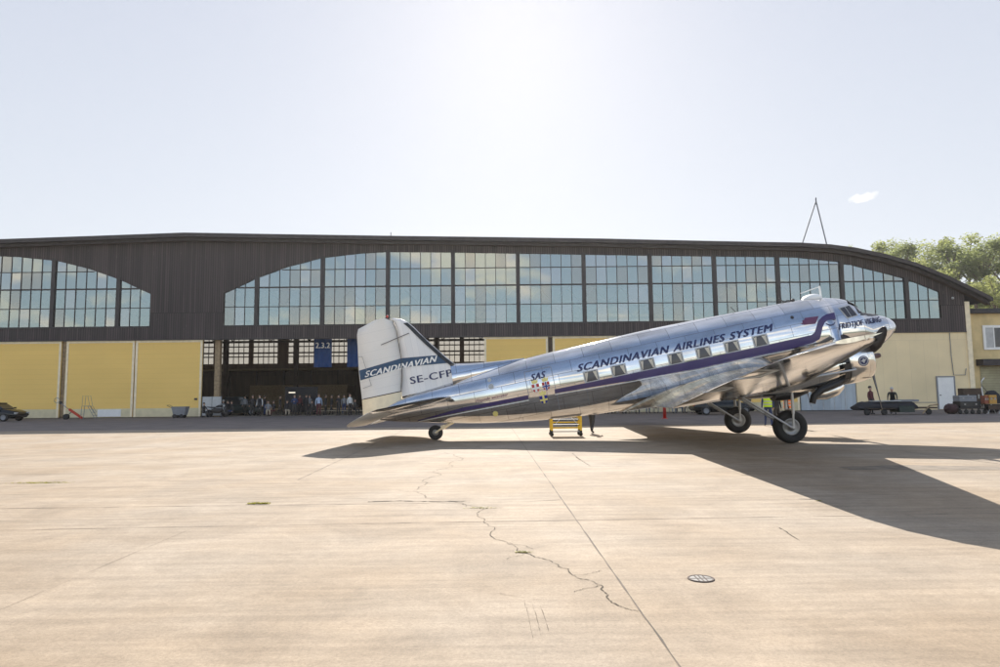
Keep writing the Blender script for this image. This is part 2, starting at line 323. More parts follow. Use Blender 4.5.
# ------------------------------------------------------------------ ground
YF = 57.5
g = MB(); g.add([(-1500,-1500,-.004),(1500,-1500,-.004),(1500,1500,-.004),(-1500,1500,-.004)], [(0,1,2,3)]); struct(g.build('terrain', MT['terrain']))
g = MB(); g.add([(-220,-60,0),(160,-60,0),(160,112,0),(-220,112,0)], [(0,1,2,3)]); struct(g.build('concrete_apron', MT['concrete']))
random.seed(3)
def ribbon(pts, wd, z, jitter=0.0, taper=False, step=.25, ws=0.3):
    """thin strip laid along ground points"""
    P = [Vector((p[0], p[1])) for p in pts]; out = []
    for a, b in zip(P, P[1:]):
        n = max(1, int((b-a).length/step))
        for i in range(n): out.append(a.lerp(b, i/n))
    out.append(P[-1]); L_ = []; R_ = []
    for i, p in enumerate(out):
        d = (out[min(i+1, len(out)-1)]-out[max(i-1, 0)]).normalized(); nn = Vector((-d.y, d.x))
        o = random.uniform(-jitter, jitter); hw = wd/2*random.uniform(1-ws, 1+ws)
        L_.append((p.x+nn.x*(hw+o), p.y+nn.y*(hw+o), z)); R_.append((p.x-nn.x*(hw-o), p.y-nn.y*(hw-o), z))
    m = MB(); n = len(out); m.add(L_+R_, [(i, i+1, n+i+1, n+i) for i in range(n-1)]); return m
def pxline(pts): return [gp(*p) for p in pts]
jn = MB()
def addto(mb, m): mb.add(m.v, m.f)
vp = lambda a, b: (gp(*a), gp(*b))
def extend(a, b, ya, yb):
    d = (b-a)/(b.y-a.y); return [a+d*(ya-a.y), a+d*(yb-a.y)]
# joints running away from the camera
a, b = vp((513,430),(642,613)); addto(jn, ribbon(extend(a, b, 4.0, 57), .013, .003, .004, ws=.6))
a, b = vp((300,479),(400,432)); addto(jn, ribbon(extend(a, b, 13.7, 57), .018, .003, .004, ws=.6))
a, b = vp((0,610),(125,557)); addto(jn, ribbon(extend(a, b, 3.0, 8.7), .003, .003, .003, ws=.8))
a, b = vp((905,452),(1000,464)); addto(jn, ribbon([a, b+(b-a)*2], .03, .003, .006))
# joints across
for pts, wd in (([(0,508),(500,502.5),(560,500)], .016), ([(0,530.5),(500,521.5),(850,516),(1000,513)], .016), ([(0,484),(62,483),(300,479)], .018), ([(300,479),(600,474.5)], .012), ([(600,474.5),(1000,466)], .02), ([(560,500),(760,498)], .008), ([(0,452),(300,448)], .012)):
    q = pxline(pts); q = [q[0]+(q[0]-q[-1])*.6 if pts[0][0] == 0 else q[0]]+q[1:-1]+[q[-1]+(q[-1]-q[0])*.5 if pts[-1][0] == 1000 else q[-1]]
    addto(jn, ribbon(q, wd*.7, .0035, .004, ws=.7))
shade_mb = MB(); shade_mb.add([(-95,35.3,.002),(60,35.3,.002),(60,YF+.1,.002),(-95,YF+.1,.002)], [(0,1,2,3)]); struct(shade_mb.build('painted_shade_strip', mat('painted_hangar_shade', (.17,.14,.125), .9, var=.2, vscale=.8, bump=.3)))  # darker sheet on the concrete, painting the hangar's shadow deeper
struct(jn.build('pavement_joints', MT['jointm']))
z = 3.333
ck = MB()
def rough(pts, it=3, amp=.16):
    P = [Vector((p.x, p.y)) for p in pts]
    for _ in range(it):
        Q = []
        for a, b in zip(P, P[1:]):
            d = b-a; Q += [a, a+d*random.uniform(.4, .6)+Vector((-d.y, d.x))*random.uniform(-amp, amp)]
        P = Q+[P[-1]]
    return P
crack = [(360+x/z, 430+y/z) for x, y in [(280,75),(300,110),(272,130),(270,150),(215,185),(178,205),(225,228),(320,240),(360,252),(410,265),(412,295),(450,325),(490,375),(530,405),(560,412),(610,430),(650,445),(710,485),(760,500),(805,518),(830,550),(860,585),(900,600),(935,605)]]
addto(ck, ribbon(rough(pxline(crack)), .008, .0045, .004, step=.05, ws=.95))
addto(ck, ribbon(pxline([(368,502),(400,501),(440,502),(470,501)]), .035, .0045, .01, step=.05, ws=.9))
addto(ck, ribbon(pxline([(572,453),(580,460),(576,457),(590,466)]), .012, .0045, .01, step=.05, ws=.9))
addto(ck, ribbon(pxline([(780,528),(792,536),(800,541)]), .01, .0045, .01, step=.05, ws=.9))
addto(ck, ribbon(pxline([(500,594),(530,599),(557,601)]), .003, .0045, .004, step=.05, ws=.9))
for k in range(3):
    x = 524+k*8; addto(ck, ribbon(pxline([(x,600+k*3),(x+5,618),(x+9,640-k*4)]), .0016, .0045, .003, step=.05, ws=.9))
cp = pxline(crack)
for k, (i, dx, dy) in enumerate(((5, -.5, .25), (9, .45, .2), (12, .35, -.3), (14, -.3, -.25), (17, .4, .18), (19, -.35, -.2), (7, .2, -.4))):
    p = cp[i]; addto(ck, ribbon(rough([p, p+Vector((dx, dy, 0))*.5, p+Vector((dx, dy*1.3, 0))*random.uniform(.6, 1)], 3), .005, .0045, .002, step=.04, ws=.95))
struct(ck.build('pavement_cracks', MT['crackm']))
# tarmac smear in the wing shadow at the right
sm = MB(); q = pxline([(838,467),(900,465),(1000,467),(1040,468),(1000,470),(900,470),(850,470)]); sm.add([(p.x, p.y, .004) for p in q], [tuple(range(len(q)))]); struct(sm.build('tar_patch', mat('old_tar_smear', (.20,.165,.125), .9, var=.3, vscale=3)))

def weeds(px, py, n, spread, h, label):
    p0 = gp(px, py); m = MB()
    for i in range(n):
        x = max(-2, min(2, random.gauss(0, 1)))*spread; y = max(-2, min(2, random.gauss(0, 1)))*spread*.18; a = random.uniform(0, pi); hh = h*random.uniform(.4, 1); wdt = .012
        lx, ly = random.gauss(0, .03), random.gauss(0, .03)
        m.add([(x-wdt*cos(a), y-wdt*sin(a), 0.005), (x+wdt*cos(a), y+wdt*sin(a), 0.005), (x+lx, y+ly, hh)], [(0,1,2)])
    o = m.build('weed_tuft', MT['grass'], loc=p0); tag(o, label, 'weed', 'weeds growing in the concrete joints'); return o
weeds(259, 504, 220, .085, .035, 'largest yellow-green weed tuft, in the concrete joint left of centre')
weeds(40, 483, 260, .32, .02, 'long thin strip of yellow-green weed in the far left joint')['kind'] = 'stuff'
weeds(523, 552.5, 60, .04, .02, 'small weed tuft at the bend of the long crack')
weeds(480, 508, 90, .12, .015, 'sparse weeds where the wandering crack leaves the joint')
weeds(818, 501, 20, .03, .02, 'tiny weed sprig at the edge of the wing shadow')

# drain grate
p0 = gp(701, 579); dr = thing('drain_grate', 'small round dark drain grate set in the concrete', 'drain', p0)
m = MB(); m.lathe([(.0, .006), (.10, .006)], Matrix(), 24); m.build('drain_opening', MT['black'], dr)
m = MB(); m.lathe([(.10, .006), (.102, .0085), (.118, .0085), (.122, .002)], Matrix(), 28); m.build('rim', MT['rust'], dr)
m = MB()
for k in range(-1, 2):
    l_ = sqrt(.1**2-(k*.037)**2); m.box((k*.037-.005, -l_, .0062), (k*.037+.005, l_, .0085))
m.box((-.1, -.005, .0064), (.1, .005, .008)); m.build('grate_bars', MT['rust'], dr)

# ------------------------------------------------------------------ hangar
XC = -27.2
RP = [(0,15.88),(4.5,15.76),(9.7,15.62),(18.5,15.4),(27.3,15.2),(36,14.99),(44.8,14.70),(53.2,14.46),(55.8,14.28),(57.9,13.98),(60.5,13.40),(63.1,12.6),(65.6,11.52),(68.1,10.25),(69.4,9.55)]
AP = [(3.2,10.68),(5.9,11.95),(8.7,12.98),(11.6,13.72),(15.0,14.10),(17.3,14.22),(22.9,14.12),(28.9,13.95),(40.2,13.66),(51.3,13.42),(53.4,13.34),(56.9,12.93),(60.4,12.0),(62.6,11.40),(65.5,10.18)]
def interp(T, x):
    x = abs(x)
    if x <= T[0][0]: return T[0][1]
    for a, b in zip(T, T[1:]):
        if x <= b[0]: return a[1]+(b[1]-a[1])*(x-a[0])/(b[0]-a[0])
    return T[-1][1]
roofz = lambda X: interp(RP, X-XC); archz = lambda X: interp(AP, X-XC)
SILL, LINT, YB = 7.84, 6.72, 106.0
hang = thing('hangar', 'long dark-boarded aircraft hangar with arched window bands and ochre sliding doors', 'hangar', (XC, YF, 0))
def hb(m, name, mt, par=None):       # build in world coordinates, parent keeps place
    o = m.build(name, mt); p = par or hang; o.parent = p
    if p is hang: o.matrix_parent_inverse = Matrix.Translation((-XC, -YF, 0))
    return o
# boarded front
m = MB(); y0, y1 = YF, YF+.32
xs = sorted(set([round(XC+s*x, 3) for s in (-1, 1) for x in [0, 3.2, 65.5, 67.6] + [a[0] for a in RP[:-1]] + [a[0] for a in AP] if x <= 67.6]))
def slab(xa, xb, za, zb, zc, zd):    # bottom za,zb top zc,zd
    m.add([(xa,y0,za),(xb,y0,zb),(xb,y0,zd),(xa,y0,zc),(xa,y1,za),(xb,y1,zb),(xb,y1,zd),(xa,y1,zc)], [(0,1,2,3),(5,4,7,6),(0,4,5,1),(3,2,6,7)])
for xa, xb in zip(xs, xs[1:]):
    mid = (xa+xb)/2-XC
    if 3.2 < abs(mid) < 65.5:
        slab(xa, xb, LINT, LINT, SILL, SILL); slab(xa, xb, archz(xa), archz(xb), roofz(xa)-.1, roofz(xb)-.1)
    else: slab(xa, xb, LINT, LINT, roofz(xa)-.1, roofz(xb)-.1)
for s in (-1, 1):
    for xx, zt in ((3.2, 10.68), (65.5, 10.18)):
        X = XC+s*xx; m.add([(X,y0,SILL),(X,y1,SILL),(X,y1,zt),(X,y0,zt)], [(0,1,2,3)])
hb(m, 'boarded_front', MT['clad'])
# drip edge under the boards and door head rail
m = MB(); m.box((XC-67.6, YF-.05, LINT-.08), (XC+67.6, YF+.5, LINT-.005)); hb(m, 'door_head_rail', MT['frame'])
# roof shell + fascia
m = MB(); rx = [XC-r[0] for r in RP[::-1]]+[XC+r[0] for r in RP[1:]]
def roofpoly(dz0, dz1, ya, yb, mb, top=True):
    tp = [(x, roofz(x)+dz1) for x in rx]; bt = [(x, roofz(x)+dz0) for x in rx]; n = len(rx)
    vs = [(x, ya, z) for x, z in tp]+[(x, ya, z) for x, z in bt]+[(x, yb, z) for x, z in tp]+[(x, yb, z) for x, z in bt]
    fs = []
    for i in range(n-1): fs += [(i, i+1, n+i+1, n+i), (2*n+i+1, 2*n+i, 3*n+i, 3*n+i+1), (i, 2*n+i, 2*n+i+1, i+1), (n+i+1, 3*n+i+1, 3*n+i, n+i)]
    fs += [(0, n, 3*n, 2*n), (n-1, 3*n-1, 4*n-1, 2*n-1)]
    mb.add(vs, fs); return mb
hb(roofpoly(-.32, 0.0, YF-.9, YB+.6, m), 'roof', MT['roofing'])
hb(roofpoly(-.36, -.03, YF-.96, YF-.90, MB()), 'upper_fascia', MT['fascia'])
hb(roofpoly(-.62, -.34, YF-.55, YF-.49, MB()), 'lower_fascia', MT['fascia'])
hb(roofpoly(-.60, -.34, YF-.48, YF-.02, MB()), 'eaves_board', MT['brown'])
m = MB(); m.box((XC-.15, YF-1.05, 15.75), (XC+16, YF-.2, 16.0)); m.box((XC-16, YF-1.05, 15.76), (XC-.15, YF-.2, 15.93));
# windows: 12 bays each side of the middle
posts_r = [-23.93, -21.165, -15.45, -9.745, -4.055, 1.62, 7.375, 13.165, 18.785, 24.31, 29.88, 35.46, 38.2]
PW = .17
gcount = 0
for side in (1, -1):
    posts = [p-XC for p in posts_r]
    for i in range(len(posts)-1):
        xa = posts[i]+(0 if i == 0 else PW); xb = posts[i+1]-(0 if i == len(posts)-2 else PW)
        ncol = 3 if i in (0, len(posts)-2) else 6
        fr = MB(); gl = MB(); yy = YF+.12
        rows = [SILL, 9.47, 11.17, 12.71, 20]
        X = lambda x: XC+side*x
        for k in range(ncol):
            ca = xa+(xb-xa)*k/ncol; cb = xa+(xb-xa)*(k+1)/ncol
            for r in range(4):
                za, zb = rows[r], rows[r+1]; ta, tb = interp(AP, ca), interp(AP, cb)
                if max(ta, tb) <= za+.02: continue
                tza, tzb = max(za, min(zb, ta)), max(za, min(zb, tb))
                j1, j2 = random.gauss(0, .003), random.gauss(0, .004)   # old panes never sit quite in one plane
                gl.add([(X(ca), yy-j1, za), (X(cb), yy+j1, za), (X(cb), yy+j1+j2, tzb), (X(ca), yy-j1+j2, tza)], [(0,1,2,3)])
            if k > 0: fr.box((X(ca)-.025, YF+.07, SILL), (X(ca)+.025, YF+.17, interp(AP, ca)))
        for r, t in ((9.47, .03), (11.17, .06), (12.71, .03)):
            n = 24; seg = [xa+(xb-xa)*q/n for q in range(n+1) if interp(AP, xa+(xb-xa)*q/n) > r+.02]
            if len(seg) > 1: fr.box((min(X(seg[0]), X(seg[-1])), YF+.062, r-t), (max(X(seg[0]), X(seg[-1])), YF+.178, r+t))
        gl.m = [random.choice((0, 0, 0, 1, 2)) for _ in gl.m]; o = hb(gl, 'window', [MT['glass'], MT['glass2'], MT['glass3']]); f = fr.build('window_bars', MT['frame'], o)
m = MB()
for side in (1, -1):
    for i, p in enumerate(posts_r[1:-1]):
        x = XC+side*(p-XC); zt = archz(x)+.15
        o = MB().box((x-PW, YF-.03, SILL-.05), (x+PW, YF+.3, zt)); hb(o, 'window_post', MT['frame'])
m = MB()
for side in (1, -1):
    a, b = sorted((XC+side*3.2, XC+side*65.5)); m.box((a, YF-.04, SILL-.09), (b, YF+.1, SILL+.03))
hb(m, 'window_sill', MT['frame'])
# sliding doors
def sdoor(xa, xb, y, z1=6.64, mt='doory', foot=True):
    xa += .05; xb -= .05
    d = hb(MB().box((xa, y, .06), (xb, y+.12, z1)), 'sliding_door', MT[mt])
    f = MB(); t = .19
    f.box((xa, y-.035, .05), (xa+t, y-.003, z1)); f.box((xb-t, y-.035, .05), (xb, y-.003, z1)); f.box((xa+t, y-.035, z1-t), (xb-t, y-.003, z1))
    f.build('door_frame', MT['cream'], d)
    if foot: MB().box((xa+t, y-.025, .05), (xb-t, y-.003, .78)).build('door_foot', MT['creamd'], d)
    return d
for k, (xa, xb, y) in enumerate([(-31.6, -25.72, .14), (-37.6, -31.6, .14), (-43.6, -37.95, .14), (-49.6, -43.6, .14), (-55.6, -49.6, .14), (-61.6, -55.6, .14), (-67.6, -61.6, .14)]):
    sdoor(xa, xb, YF+y)
MBt = MB().box((-38.1, YF+.32, .06), (-37.45, YF+.38, 6.6)); hb(MBt, 'added_gap_cover', MT['wood'])  # board added to block the bright view through the door gap
hb(MB().box((-26.35, YF+.09, 1.45), (-26.1, YF+.137, 1.62)), 'door_notice', MT['darkmetal'])
hb(MB().box((-34.6, YF+.06, .1), (-32.6, YF+.11, .72)), 'kick_board', MT['white'])
for xa, xb in ((-1.43, 4.2), (4.5, 10.1), (10.25, 15.0)):
    sdoor(xa, xb, YF+.14)
sdoor(21.3, 25.75, YF+.14)
hb(MB().box((4.15, YF+.30, .06), (4.55, YF+.36, 6.6)), 'added_gap_cover', MT['brown']); sdoor(15.15, 21.15, YF+.14)  # dark board added so bright rear windows do not show between doors
hb(MB().box((25.8, YF+.10, .05), (30.55, YF+.22, 5.2)), 'big_side_door', MT['paleblue'])
m = MB()
for k in range(1, 5): m.box((25.8+k*.95-.03, YF+.07, .06), (25.8+k*.95+.03, YF+.098, 5.19))
m.box((25.8, YF+.07, 2.5), (30.55, YF+.096, 2.56)); hb(m, 'side_door_battens', MT['ltgrey'])
m = MB(); m.box((25.75, YF+.06, 5.2), (30.6, YF+.3, 6.64)); m.box((30.6, YF+.06, 0), (40.35, YF+.3, 6.64)); hb(m, 'ochre_wall', MT['plaster'])
m = MB(); m.box((40.35, YF-.06, 0), (40.75, YF+.4, 9.3)); hb(m, 'corner_trim', MT['cream'])
d = hb(MB().box((37.58, YF-.01, .05), (38.95, YF+.04, 2.75)), 'personnel_door', MT['white'])
f = MB(); f.box((37.46, YF-.03, .02), (37.57, YF+.05, 2.86)); f.box((38.96, YF-.03, .02), (39.07, YF+.05, 2.86)); f.box((37.57, YF-.03, 2.76), (38.96, YF+.05, 2.86)); f.build('door_frame', MT['grey'], d)
MB().box((37.66, YF-.07, 1.2), (37.78, YF-.01, 1.26)).build('door_handle', MT['darkmetal'], d)
m = MB(); m.tube([(38.9, YF+.0, 6.6), (38.9, YF, 4.6), (39.0, YF, 2.95), (40.0, YF, 2.95), (40.1, YF, 3.5)], .03, 6); hb(m, 'wall_pipe', MT['grey'])
m = MB(); m.sphere((31.3, YF-.02, 3.0), .12); hb(m, 'wall_lamp', MT['darkmetal'])
m = MB(); m.sphere((39.3, YF-.12, 9.6), .11); m.box((39.27, YF-.12, 9.6), (39.33, YF, 9.66)); hb(m, 'wall_lamp', MT['ltgrey'])
# interior: side walls, rear wall with windows, columns, beams
for s in (-1, 1):
    x = XC+s*67.6; hb(MB().box((min(x, x-s*.3), YF+.33, 0), (max(x, x-s*.3), YB, roofz(x)-.33)), 'end_wall', MT['interior'])
m = MB(); RS, RT = 6.9, 11.3
m.box((-95, YB, 0), (40.2, YB+.3, RS))
for k in range(-17, 8):
    x = -.5+k*5.6; m.box((x-.35, YB, RS), (x+.35, YB+.3, RT))
    m.box((x-.35-1.0 if k % 3 == 0 else x-.35, YB+.002, RS), (x-.34, YB+.29, RT))
for xa, xb in zip(xs, xs[1:]):
    m.add([(xa,YB,RT),(xb,YB,RT),(xb,YB,roofz(xb)-.33),(xa,YB,roofz(xa)-.33)], [(0,1,2,3)])
hb(m, 'rear_wall', MT['interior'])
for k in range(-17, 7):      # bars of the rear windows
    x0_, x1_ = -.5+k*5.6+.35, -.5+(k+1)*5.6-.35; f = MB()
    for q in range(1, 6): x = x0_+(x1_-x0_)*q/6; f.box((x-.05, YB+.1, RS), (x+.05, YB+.2, RT))
    for zq, t in ((8.0, .09), (8.6, .12), (9.6, .09), (10.3, .1)): f.box((x0_, YB+.09, zq-t), (x1_, YB+.21, zq+t))
    pn = MB(); pn.add([(x0_,YB+.15,RS),(x1_,YB+.15,RS),(x1_,YB+.15,RT),(x0_,YB+.15,RT)], [(0,1,2,3)]); rw_ = hb(pn, 'rear_window', MT['dusty']); f.build('rear_window_bars', MT['brown'], rw_)
for k in range(-9, 4):       # inner columns and crane beams
    x = -24.4+k*8.4 + 0
    hb(MB().box((x-.22, 79.5, 0), (x+.22, 80, 13.2)), 'steel_column', MT['brown'])
for yb in (66, 80.1, 94):
    t = MB(); zc = 10.6 if yb < 90 else 9.3; t.box((-90, yb, zc), (38, yb+.2, zc+.25)); t.box((-90, yb, zc+1.6), (35, yb+.2, zc+1.8))
    for k in range(-32, 13): t.bar((k*2.7, yb+.1, zc+.2), ((k+.5)*2.7, yb+.1, zc+1.6), .12); t.bar(((k+.5)*2.7, yb+.1, zc+1.6), ((k+1)*2.7, yb+.1, zc+.2), .12)
    hb(t, 'roof_truss', MT['brown'])
hb(MB().box((-24.85, YF+.5, 0), (-24.4, YF+.9, LINT)), 'front_column', MT['wood'])
t = MB(); t.box((-60, 101, 5.6), (36, 101.4, 5.9)); t.box((-60, 101.4, 5.7), (36, YB, 5.8)); hb(t, 'gallery', MT['wood'])
for k in range(-14, 9): hb(MB().box((k*4.1-.1, 101.02, 0), (k*4.1+.1, 101.3, 5.6)), 'gallery_post', MT['brown'])
# inner rooms along the back
hb(MB().box((-36, 96, 0), (-22, 101, 3.3)), 'inner_room', MT['wood']); hb(MB().box((-8, 92, 2.4), (-1.5, 96, 4.3)), 'inner_booth', MT['wood'])
hb(MB().box((-19, 95, 0), (-12, 100.9, 3.0)), 'inner_room', MT['interior'])
# roof A-frame and small rod
af = thing('mast', 'thin A-frame mast of two leaning rods on the right of the hangar roof', 'mast', (27.6, 58.5, 14.2))
topx = X_at(816, 58.5, 201); tz = 1.69+ (391.0-201)/667*58.5*1.0
d_ = fw+rt*((816-500)/667)+up*((333.5-201)/667); P_ = Vector((0,0,1.69))+d_*(58.5/d_.y)
for px in (800, 828):
    q_ = fw+rt*((px-500)/667)+up*((333.5-247)/667); Q_ = Vector((0,0,1.69))+q_*(58.5/q_.y)
    l_ = MB().tube([Vector((Q_.x, 58.5, Q_.z-.3))-Vector((27.6,58.5,14.2)), P_-Vector((27.6,58.5,14.2))], .055, 6); l_.build('rod', MT['grey'], af)
MB().tube([P_-Vector((27.6,58.5,14.5)), P_-Vector((27.6,58.5,13.9))], .06, 6).build('rod_head', MT['grey'], af)
rd = MB().tube([(0,0,-.1),(0,0,.75)], .03, 6).build('lightning_rod', MT['darkmetal'], loc=(X_at(390, 58.5), 58.5, 15.43)); tag(rd, 'short thin rod standing on the hangar roof above the tail fin', 'rod')

# annexe at the right
an = thing('annexe_building', 'low ochre annexe with white-framed window beside the hangar end', 'building', (46, YF+1, 0))
def an_b(m, n, mt, par=None): o = m.build(n, mt); o.parent = par or an; 
m = MB(); m.box((-5.2, 0, 0), (16, 12, 8.35)); m.build('ochre_wall', boards('annexe_plaster', (.68, .53, .27), (.66, .51, .26), 3, 3, 'xz', (.60, .47, .24), .004, .85, (.8, 1, .8), bstr=.1), an)
MB().box((-5.5, -.5, 8.36), (16.3, 12.5, 8.75)).build('roof', MT['roofing'], an)
for wx in (-3.0+ .4, 1.6, 6.2, 10.8):
    wn = MB().box((wx-.75, -.06, 5.35), (wx+.75, -.02, 7.1)).build('window', MT['cabin'], an)
    f = MB(); f.box((wx-.95, -.1, 5.15), (wx-.72, -.001, 7.3)); f.box((wx+.72, -.1, 5.15), (wx+.95, -.001, 7.3)); f.box((wx-.72, -.1, 5.15), (wx+.72, -.001, 5.37)); f.box((wx-.72, -.1, 7.08), (wx+.72, -.001, 7.3)); f.box((wx-.05, -.09, 5.37), (wx+.05, -.03, 7.08))
    f.build('window_frame', MT['white'], wn)
    MB().box((wx-.7, -.075, 5.4), (wx-.06, -.065, 7.05)).build('blind', MT['ltgrey'], wn)
MB().box((-4.3, -.9, 3.75), (16, -.001, 4.3)).build('canopy', MT['fascia'], an)
MB().box((-4.0, -.05, .05), (3.5, -.001, 3.7)).build('roller_door', boards('roller_door_slats', (.36, .33, .20), (.34, .31, .19), 20, .22, 'xz', (.2, .18, .11), .012, .7), an)

# ------------------------------------------------------------------ trees behind the annexe
def make_tree(name, kind, h, seed):
    rnd = random.Random(seed); r = thing(name, 'tree', 'tree')
    t = MB(); tp = [(0,0,0)]; x = y = 0
    for k in range(1, 7): x += rnd.uniform(-.15, .15); y += rnd.uniform(-.15, .15); tp.append((x, y, h*.9*k/6))
    t.tube(tp, [h*.018*(1.05-k/6.5) for k in range(7)], 7)
    c = MB(); leafc = []
    if kind == 'spruce':
        for k in range(24):
            zc = h*(.12+.86*k/24); rr = (1-k/24.5)*h*.17
            for q in range(7):
                a = rnd.uniform(0, 2*pi); t.bar((0, 0, zc), (rr*cos(a), rr*sin(a), zc-rr*.35), .05)
                for e in range(60):
                    f = rnd.uniform(.1, 1); leafc.append((rr*f*cos(a)+rnd.gauss(0, .12), rr*f*sin(a)+rnd.gauss(0, .12), zc-rr*.35*f+rnd.gauss(0, .1), .10))
    else:
        cl = []
        for k in range(30):
            a = rnd.uniform(0, 2*pi); zc = h*rnd.uniform(.30, .98); prof = sqrt(max(.05, 1-((zc/h-.58)/.44)**2)); rr = h*.20*prof*rnd.uniform(.35, 1.05)
            cl.append((rr*cos(a), rr*sin(a), zc, h*rnd.uniform(.035, .075)))
            zb = max(h*.22, zc-rr*.9-h*.05); t.tube([(0, 0, zb), (rr*.5*cos(a), rr*.5*sin(a), (zb+zc)/2), (rr*cos(a), rr*sin(a), zc)], [h*.007, h*.004, h*.002], 5)
        for (cx_, cy_, cz_, cr) in cl:
            for e in range(420):
                v = Vector((rnd.gauss(0, 1), rnd.gauss(0, 1), rnd.gauss(0, 1))).normalized()*cr*rnd.uniform(.35, 1.25)
                leafc.append((cx_+v.x, cy_+v.y, cz_+v.z*.8, rnd.uniform(.06, .13)))
    for (x, y, z_, s_) in leafc:
        n = Vector((rnd.gauss(0, 1), rnd.gauss(0, 1), rnd.gauss(0, 1))).normalized(); q = n.to_track_quat('Z', 'Y')
        c.add([Vector((x, y, z_))+q@Vector(p) for p in ((-s_, 0, 0), (0, -s_*.5, 0), (s_, 0, 0), (0, s_*.5, 0))], [(0,1,2,3)])
    t.build('trunk', MT['bark'], r); c.build('crown', MT[kind if kind in MT else 'leaf1'] if kind != 'spruce' else MT['needle'], r)
    return r
protos = {'a': make_tree('birch_tree', 'leaf1', 15, 1), 'b': make_tree('birch_tree', 'leaf1', 15, 2), 'c': make_tree('broadleaf_tree', 'leaf2', 15, 3), 's': make_tree('spruce_tree', 'spruce', 15, 4)}
used = set()
for px, top, Y, kd, lab in [(868, 245, 128, 'a', 'pale leafy tree just clearing the sloping end of the hangar roof'), (886, 241, 124, 'b', 'light green tree left of the lone dark spruce'), (911, 239, 140, 's', 'lone dark pointed spruce among pale leafy trees'),
        (903, 247, 118, 'c', 'olive green tree in front of the dark spruce'), (933, 241, 120, 'b', 'broad pale tree right of the dark spruce'), (950, 244, 112, 'c', 'olive tree behind the sloping roof edge'), (966, 234, 116, 'a', 'tallest pale tree behind the hangar corner'),
        (984, 243, 108, 'c', 'olive tree behind the annexe roof'), (1000, 236, 112, 'b', 'tall pale tree at the right edge of the photo'), (975, 282, 90, 'a', 'low bright bush-like tree beside the roof corner'), (993, 278, 88, 'b', 'low leafy tree over the annexe roof'),
        (920, 258, 105, 'a', 'low pale tree close behind the roof slope'), (1030, 240, 115, 'a', 'pale tree past the right edge of the picture'), (1060, 236, 118, 'c', 'olive tree far past the right edge of the picture'), (848, 247, 135, 'a', 'tree top barely showing over the hangar roof')]:
    src = protos[kd]
    if kd in used: o = copy_tree(src)
    else: o = src; used.add(kd)
    d_ = fw+rt*((px-500)/667)+up*((333.5-top)/667); P_ = Vector((0,0,1.69))+d_*(Y/d_.y)
    s_ = P_.z/15; o.location = (P_.x, Y, 0); o.scale = (s_*random.uniform(.9, 1.1), s_, s_); o.rotation_euler = (0, 0, random.uniform(0, 6)); o['label'] = lab; o['group'] = 'trees behind the hangar'

# ------------------------------------------------------------------ airliner (local axes: x forward, y to its left, z up)
yaw, pit = radians(-3), radians(11.2)
fwd = Vector((cos(yaw), sin(yaw), 0)); lat = Vector((-sin(yaw), cos(yaw), 0))
AU = fwd*cos(pit)+Vector((0,0,sin(pit))); AW = fwd*-sin(pit)+Vector((0,0,cos(pit)))
plane = thing('propeller_airliner', 'polished silver twin-engined propeller airliner parked tail-down on the apron', 'airplane')
AM = Matrix((AU, lat, AW)).transposed().to_4x4(); AM.translation = Vector((9.55, 24.75, 0)); plane.matrix_world = AM
FT = [(-13.95,3.78),(-13.4,3.93),(-12.7,4.13),(-11.8,4.24),(-10.8,4.33),(-9.7,4.44),(-8.8,4.54),(-7.7,4.65),(-5.1,4.72),(-3.1,4.76),(-1.1,4.74),(.4,4.70),(1.3,4.69),(2.6,4.66),(3.2,4.60),(3.7,4.48),(4.05,4.36),(4.25,4.20),(4.40,3.98),(4.52,3.78),(4.75,3.68),(5.15,3.53),(5.5,3.34),(5.66,3.17),(5.72,3.0)]
FB = [(-13.95,3.58),(-13.4,3.38),(-12.3,3.12),(-11.2,2.86),(-9.8,2.57),(-7.3,2.20),(-6,2.08),(-4.8,2.01),(-3,1.97),(2.6,1.97),(3.6,2.03),(4.3,2.16),(4.9,2.37),(5.3,2.58),(5.55,2.76),(5.67,2.88),(5.72,2.99)]
FH = [(-13.95,.05),(-13.4,.13),(-12.7,.24),(-11.8,.40),(-10.8,.56),(-9.6,.76),(-7.7,1.01),(-6,1.15),(-4.5,1.21),(1.5,1.22),(2.6,1.17),(3.4,1.07),(4.05,.95),(4.52,.82),(4.9,.68),(5.25,.52),(5.5,.34),(5.66,.16),(5.72,.02)]
def sm_(T, x):       # smooth (Catmull-Rom style) interpolation
    if x <= T[0][0]: return T[0][1]
    if x >= T[-1][0]: return T[-1][1]
    for i in range(len(T)-1):
        if x <= T[i+1][0]: break
    def sl(j):
        if j <= 0: return (T[1][1]-T[0][1])/(T[1][0]-T[0][0])
        if j >= len(T)-1: return (T[-1][1]-T[-2][1])/(T[-1][0]-T[-2][0])
        a = (T[j][1]-T[j-1][1])/(T[j][0]-T[j-1][0]); b = (T[j+1][1]-T[j][1])/(T[j+1][0]-T[j][0])
        return 0 if a*b <= 0 else 2*a*b/(a+b)
    h = T[i+1][0]-T[i][0]; t = (x-T[i][0])/h
    return (2*t**3-3*t*t+1)*T[i][1]+(t**3-2*t*t+t)*h*sl(i)+(-2*t**3+3*t*t)*T[i+1][1]+(t**3-t*t)*h*sl(i+1)
NE = 2.15
def sec(u): return sm_(FT, u), sm_(FB, u), sm_(FH, u)
